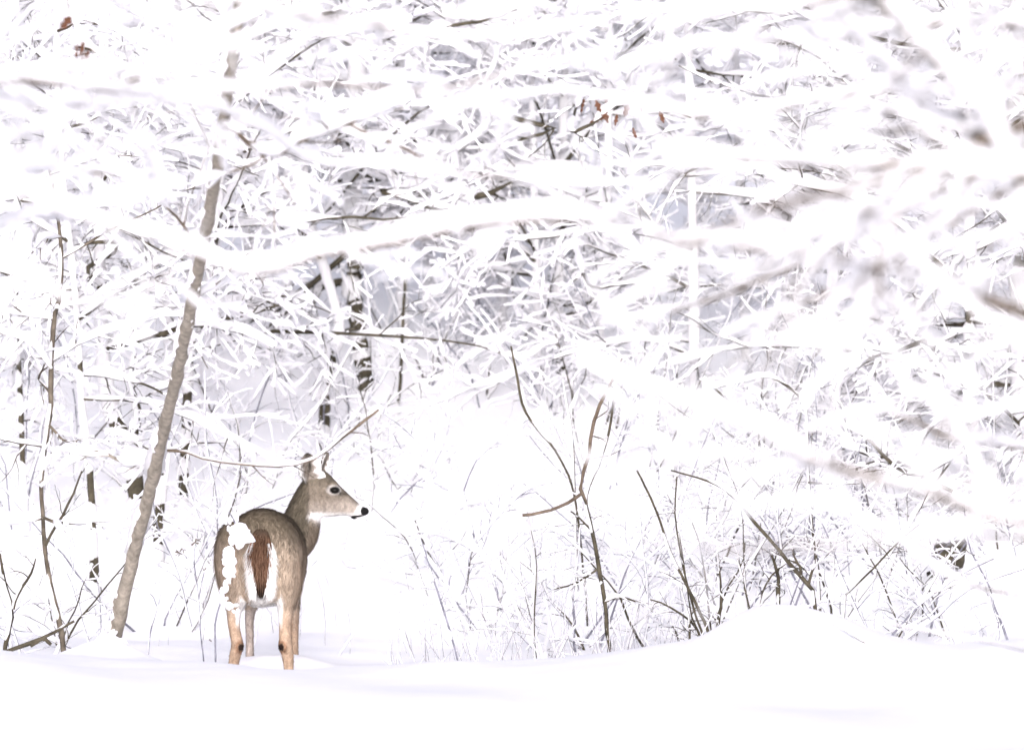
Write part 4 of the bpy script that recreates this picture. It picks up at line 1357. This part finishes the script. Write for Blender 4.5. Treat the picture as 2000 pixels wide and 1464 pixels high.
# fine brush higher on the slope
BRUSH = [
    ('fine brush on the slope between the thin dark sapling and the multi-stemmed bush', 1230, 27.2, .85),
    ('fine brush on the slope straight above the multi-stemmed bush', 1390, 27.4, .9),
    ('fine brush on the slope under the arching snow-topped branch', 1480, 27.0, .9),
    ('fine brush on the slope above the right shoulder of the mound', 1620, 27.6, 1.0),
    ('fine brush on the slope left of the dark snow-capped stump', 1740, 27.2, 1.0),
    ('fine brush at the right edge, beyond the dark snow-capped stump', 1950, 27.6, 1.0),
    ('fine brush on the upper slope behind the two crossing tops of the dark sapling', 1160, 29.0, .9),
    ('fine brush on the upper slope, right of the slim dark trunks', 1290, 29.4, 1.0),
    ('fine brush on the upper slope, behind the arching snow-topped branch', 1560, 29.6, 1.0),
    ('fine brush on the upper slope, above and left of the stump', 1700, 29.4, 1.1),
    ('fine brush on the upper slope at the right edge', 1880, 29.8, 1.1),
    ('fine brush in the clearing just beyond the doe\'s nose', 800, 28.6, .7),
]
for (lb, x, Y, h) in BRUSH:
    b = rooted(x, Y)
    b[2] -= .06
    t = thing('brush', lb, 'bush', b)
    for k in range(6):
        a = rng.random() * 2 * math.pi
        e = math.radians(35 + 45 * rng.random())
        d = np.array([math.cos(a) * math.cos(e), math.sin(a) * math.cos(e) * .8, math.sin(e)])
        P = grow((b + .10 * rng.normal(size=3) * np.array([1, 1, 0]))[None], d[None], np.array([h * (.7 + .7 * rng.random())]), 10, .10, .05)[0]
        limb(t, 'stem', P, taper(np.array([.0035 + .003 * rng.random()]), 10, .35)[0], M_BARK_DARK if k % 3 == 0 else M_BARK_BLUE, snow=.016, ntwig=9, twig_len=.36, sub=4, gap=.40, twig_r=.0024, droop=.02)


# dry grass poking out behind the bank
def grass():
    pl, sn = Pile(), Pile()
    n = 260
    x = np.concatenate([760 + 640 * rng.random(190), 300 + 400 * rng.random(20), 1400 + 550 * rng.random(50)])
    Y = 22.6 + 3.6 * rng.random(n)
    Y = np.where(x < 720, 25.2 + .4 * (Y - 22.6), Y)
    W = np.array([rooted(a, b) for a, b in zip(x, Y)])
    W[:, 2] -= .03
    d = np.stack([.25 * rng.normal(size=n), .25 * rng.normal(size=n), np.ones(n)], 1)
    P = grow(W, d, .14 + .34 * rng.random(n) ** 1.3, 7, .07, .035)
    R = taper(.0011 + .0012 * rng.random(n), 7, .35)
    pl.add(tubes(P, R, 3))
    sn.add(snow_mesh(P, R, .008, 4, cells=3, gap=.4))
    o = obj('dry_grass', pl.mesh('dry_grass', M_STALK), None, 'stuff')
    o['label'] = 'thin dry grass stalks poking through snow behind the bank'
    s = obj('snow', sn.mesh('snow', M_SNOW), None)
    s.parent = o


grass()

# ------------------------------------------------------------------ near trees whose snowy boughs hang across the view
def near_tree(label, x, Y, w, top=-900):
    yb = 732 - (float(terrain(px(x, 0, Y)[0], Y)) - HC) * ppm(Y)
    return Tree('near_tree', label, [(x, yb, w), (x + 10, 900, w * .9), (x - 10, 300, w * .8), (x + 5, -300, w * .65), (x, top, w * .4)], Y, M_BARK_BROWN, snow=.05, gap=.45, kw=12, lump=.03)


NL = near_tree('out-of-focus tree off the left edge, its snowy boughs crossing the upper left', -560, 12.5, 150)
HEAVY = dict(snow=.032, ntwig=15, twig_len=.42, sub=4, gap=.12, kw=9, ks=10, twig_snow=.015, twig_r=.0026, fat=.42, thin=.6, wig=.11, wob=.05)
NL.trace([(-540, 300, 24, 12.4), (-200, 350, 14, 12.2), (60, 385, 9, 12), (230, 432, 7, 12), (330, 474, 7, 12), (430, 500, 7, 12), (510, 504, 8, 12), (570, 492, 10, 12), (625, 474, 14, 12), (700, 470, 15, 12), (850, 455, 13, 12), (960, 437, 12, 12), (1060, 428, 9, 12), (1200, 434, 5, 12)], link=False, **dict(HEAVY, snow=.027, ntwig=11, twig_len=.25, gap=.14, thin=.85, seat=.62))
NL.trace([(-540, 420, 40, 11.5), (-200, 450, 30, 10.5), (0, 520, 22, 10), (60, 565, 20, 10), (120, 592, 18, 10), (200, 592, 14, 10), (280, 562, 10, 10), (340, 535, 7, 10)], link=False, **dict(HEAVY, snow=.018, ntwig=12, twig_len=.28, gap=.2))
NL.trace([(-540, 450, 26, 12.5), (-250, 380, 18, 13.5), (0, 270, 10, 14), (80, 236, 9, 14), (160, 210, 8, 14), (240, 184, 7, 14), (330, 130, 6, 14), (420, 60, 5, 14), (520, -10, 4, 14)], link=False, **dict(HEAVY, snow=.035, ntwig=12, twig_len=.35, gap=.22, twig_snow=.014))
NL.trace([(-550, 250, 30, 12.5), (-200, 200, 22, 12.8), (100, 165, 17, 13), (350, 172, 14, 13), (560, 160, 12, 13), (800, 172, 10, 13), (1000, 150, 8, 13), (1200, 120, 5, 13)], link=False, **dict(HEAVY, snow=.016, ntwig=14, twig_len=.42, gap=.22))
NL.trace([(-550, 60, 30, 12.5), (-150, 180, 20, 13), (200, 160, 14, 13.5), (420, 90, 11, 13.5), (620, 20, 8, 13.5), (760, -40, 5, 13.5)], link=False, **dict(HEAVY, snow=.016, ntwig=12, twig_len=.42, gap=.22))
NL.trace([(-550, -60, 30, 12.5), (-100, -110, 20, 12), (300, -50, 14, 11.5), (700, 50, 11, 11.5), (1000, 70, 8, 11.5), (1250, 40, 5, 11.5)], link=False, **dict(HEAVY, snow=.016, ntwig=14, twig_len=.45, gap=.22))
NL.trace([(-550, 560, 26, 12.5), (-250, 520, 16, 13.5), (0, 440, 10, 15), (120, 405, 8, 15), (230, 395, 6, 15), (330, 370, 4, 15)], link=False, **dict(HEAVY, snow=.04, ntwig=10, twig_len=.35, twig_snow=.014))
NL.trace([(-550, 300, 26, 13), (-150, 330, 16, 14.5), (80, 310, 9, 15), (200, 325, 7, 15), (300, 345, 5, 15), (360, 352, 3, 15)], link=False, **dict(HEAVY, snow=.045, ntwig=14, twig_len=.45, twig_snow=.014, gap=.16))
NL.trace([(-550, 120, 26, 12.4), (-100, 170, 18, 13), (350, 215, 12, 13.5), (640, 300, 9, 14), (860, 345, 7, 14), (1080, 360, 5, 14), (1260, 350, 3, 14)], link=False, **dict(HEAVY, ntwig=9, twig_len=.35, gap=.2))
# dry leaves caught in the upper left
for i, (x, y, s) in enumerate(((143, 38, .055), (156, 84, .05), (150, 92, .045), (172, 108, .04), (163, 112, .035))):
    leaf(LT.o, px(x, y - 10, 18.5), s * 1.35, i)
LT.trace([(300, 150, 5, 18.5), (210, 112, 5, 18.5), (165, 85, 5, 18.5), (140, 30, 4, 18.5), (110, 10, 3, 18.5)], snow=.02, ntwig=5, twig_len=.3, sub=2, gap=.4)

NR = near_tree('out-of-focus tree off the right edge, its heavy white boughs filling the right', 2620, 11.0, 170)
NR.trace([(2610, 1120, 70, 10.9), (2250, 1090, 44, 10.4), (1980, 1035, 34, 10), (1850, 990, 30, 10), (1700, 935, 26, 10), (1500, 858, 22, 10), (1350, 790, 17, 10), (1230, 728, 12, 10), (1130, 690, 6, 10)], link=False, **dict(HEAVY, snow=.027, ntwig=14, twig_len=.3, gap=.1))
NR.trace([(2610, 1090, 40, 10.8), (2100, 1040, 24, 9.5), (1800, 1030, 18, 9), (1500, 1040, 14, 9), (1250, 1042, 8, 9)], link=False, **dict(HEAVY, snow=.009, ntwig=8, twig_len=.25, gap=.2, thin=.4))
NR.trace([(2610, 980, 36, 10.9), (2200, 950, 22, 11), (1900, 935, 16, 11), (1500, 915, 11, 11), (1300, 908, 8, 11), (1080, 884, 5, 11)], link=False, **dict(HEAVY, snow=.008, ntwig=8, twig_len=.25, gap=.2, thin=.4))
RB = dict(HEAVY, snow=.020, ntwig=13, twig_len=.5, gap=.36, sub=4, thin=.8, seat=.5, twig_r=.0034)
NR.trace([(2610, 800, 44, 10.9), (2100, 660, 30, 11), (1850, 570, 22, 11), (1650, 510, 18, 11), (1450, 500, 13, 11), (1250, 480, 7, 11)], link=False, **RB)
NR.trace([(2610, 560, 44, 10.8), (2100, 360, 30, 10), (1850, 310, 22, 10), (1650, 345, 18, 10), (1450, 410, 12, 10), (1300, 480, 6, 10)], link=False, **RB)
NR.trace([(2610, 350, 40, 10.9), (2200, 220, 28, 11), (1950, 250, 22, 11), (1750, 285, 18, 11), (1500, 310, 12, 11), (1280, 315, 6, 11)], link=False, **RB)
NR.trace([(2610, 700, 60, 10.9), (2250, 560, 46, 11), (2000, 340, 36, 11), (1915, 215, 34, 11), (1850, 150, 33, 11), (1800, 92, 32, 11), (1745, 30, 30, 11), (1680, -40, 28, 11), (1600, -160, 20, 11)], link=False, **dict(RB, gap=.40, mat=M_BARK_GREY, snow=.036, thin=.62, wob=.02))
NR.trace([(1990, 330, 20, 11), (1880, 262, 17, 11.2), (1830, 215, 15, 11.4), (1760, 160, 14, 11.5), (1700, 110, 13, 11.5), (1640, 30, 9, 11.5)], link=False, **dict(RB, gap=.40, snow=.03, ntwig=9, thin=.7, mat=M_BARK_GREY))
NR.trace([(2610, 150, 44, 10.9), (2250, 230, 28, 12), (1980, 370, 20, 12.5), (1790, 480, 15, 12.5), (1600, 570, 11, 12.5), (1400, 650, 6, 12.5)], link=False, **RB)
NR.trace([(2610, 150, 40, 10.9), (2200, 80, 26, 12), (1950, 60, 20, 12), (1650, 70, 14, 12), (1400, 100, 9, 12), (1200, 140, 5, 12)], link=False, **RB)
NR.trace([(2610, 0, 40, 10.9), (2200, -60, 26, 11), (1800, -30, 18, 11), (1500, 20, 12, 11), (1300, 60, 7, 11)], link=False, **RB)
NR.trace([(1850, 310, 16, 10), (1760, 400, 14, 10), (1715, 500, 12, 10), (1690, 600, 9, 10), (1640, 700, 5, 10)], link=False, **dict(RB, ntwig=14, twig_len=.4))
NR.trace([(2610, 250, 36, 10.9), (2150, 290, 24, 13), (1800, 410, 16, 13.5), (1500, 540, 11, 13.5), (1330, 600, 8, 13.5), (1180, 640, 5, 13.5)], link=False, **RB)
NR.trace([(2610, 250, 36, 10.9), (2100, 150, 22, 13), (1700, 170, 15, 13.5), (1400, 205, 11, 13.5), (1110, 199, 8, 13.5), (1070, 200, 7, 13.5), (955, 208, 5, 13.5)], link=False, **dict(RB, gap=.22))
NR.trace([(2610, 1000, 30, 11), (2150, 900, 18, 13), (1950, 860, 12, 13.5), (1860, 865, 11, 13.5), (1790, 835, 10, 13.5), (1720, 830, 8, 13.5), (1600, 872, 5, 13.5)], link=False, **dict(RB, ntwig=12, twig_len=.3))
NR.trace([(2610, 1250, 26, 11), (2250, 1310, 14, 15), (2080, 1290, 9, 16.5), (1930, 1256, 7, 17), (1850, 1241, 6, 17), (1740, 1214, 4, 17)], link=False, **dict(HEAVY, snow=.012, ntwig=4, twig_len=.2, gap=.4, twig_snow=.01))
NR.trace([(2610, 1150, 26, 11), (2200, 1180, 14, 14), (2050, 1168, 9, 15), (1900, 1150, 8, 15), (1800, 1102, 7, 15), (1700, 1032, 4, 15)], link=False, **dict(HEAVY, snow=.018, ntwig=4, twig_len=.25, gap=.3, twig_snow=.012))
NR.trace([(2610, 1050, 30, 11), (2200, 1120, 20, 12.5), (2020, 1090, 17, 12.5), (1960, 1030, 15, 12.5), (1925, 985, 20, 12.5), (1900, 930, 24, 12.5), (1880, 890, 20, 12.5), (1850, 840, 12, 12.5), (1800, 760, 6, 12.5)], link=False, **dict(RB, ntwig=8, twig_len=.3, gap=.40, snow=.03, thin=.6, mat=M_BARK_GREY))
LG2 = Tree('bare_twig', 'brown bare twig sticking out of the right side of the mound', [(1728, 1280, 4), (1690, 1254, 5), (1660, 1236, 5), (1638, 1222, 4), (1620, 1214, 3)], 20.9, M_BARK_BROWN, cat='twig', snow=.012, gap=.30, foot=False, kw=6)
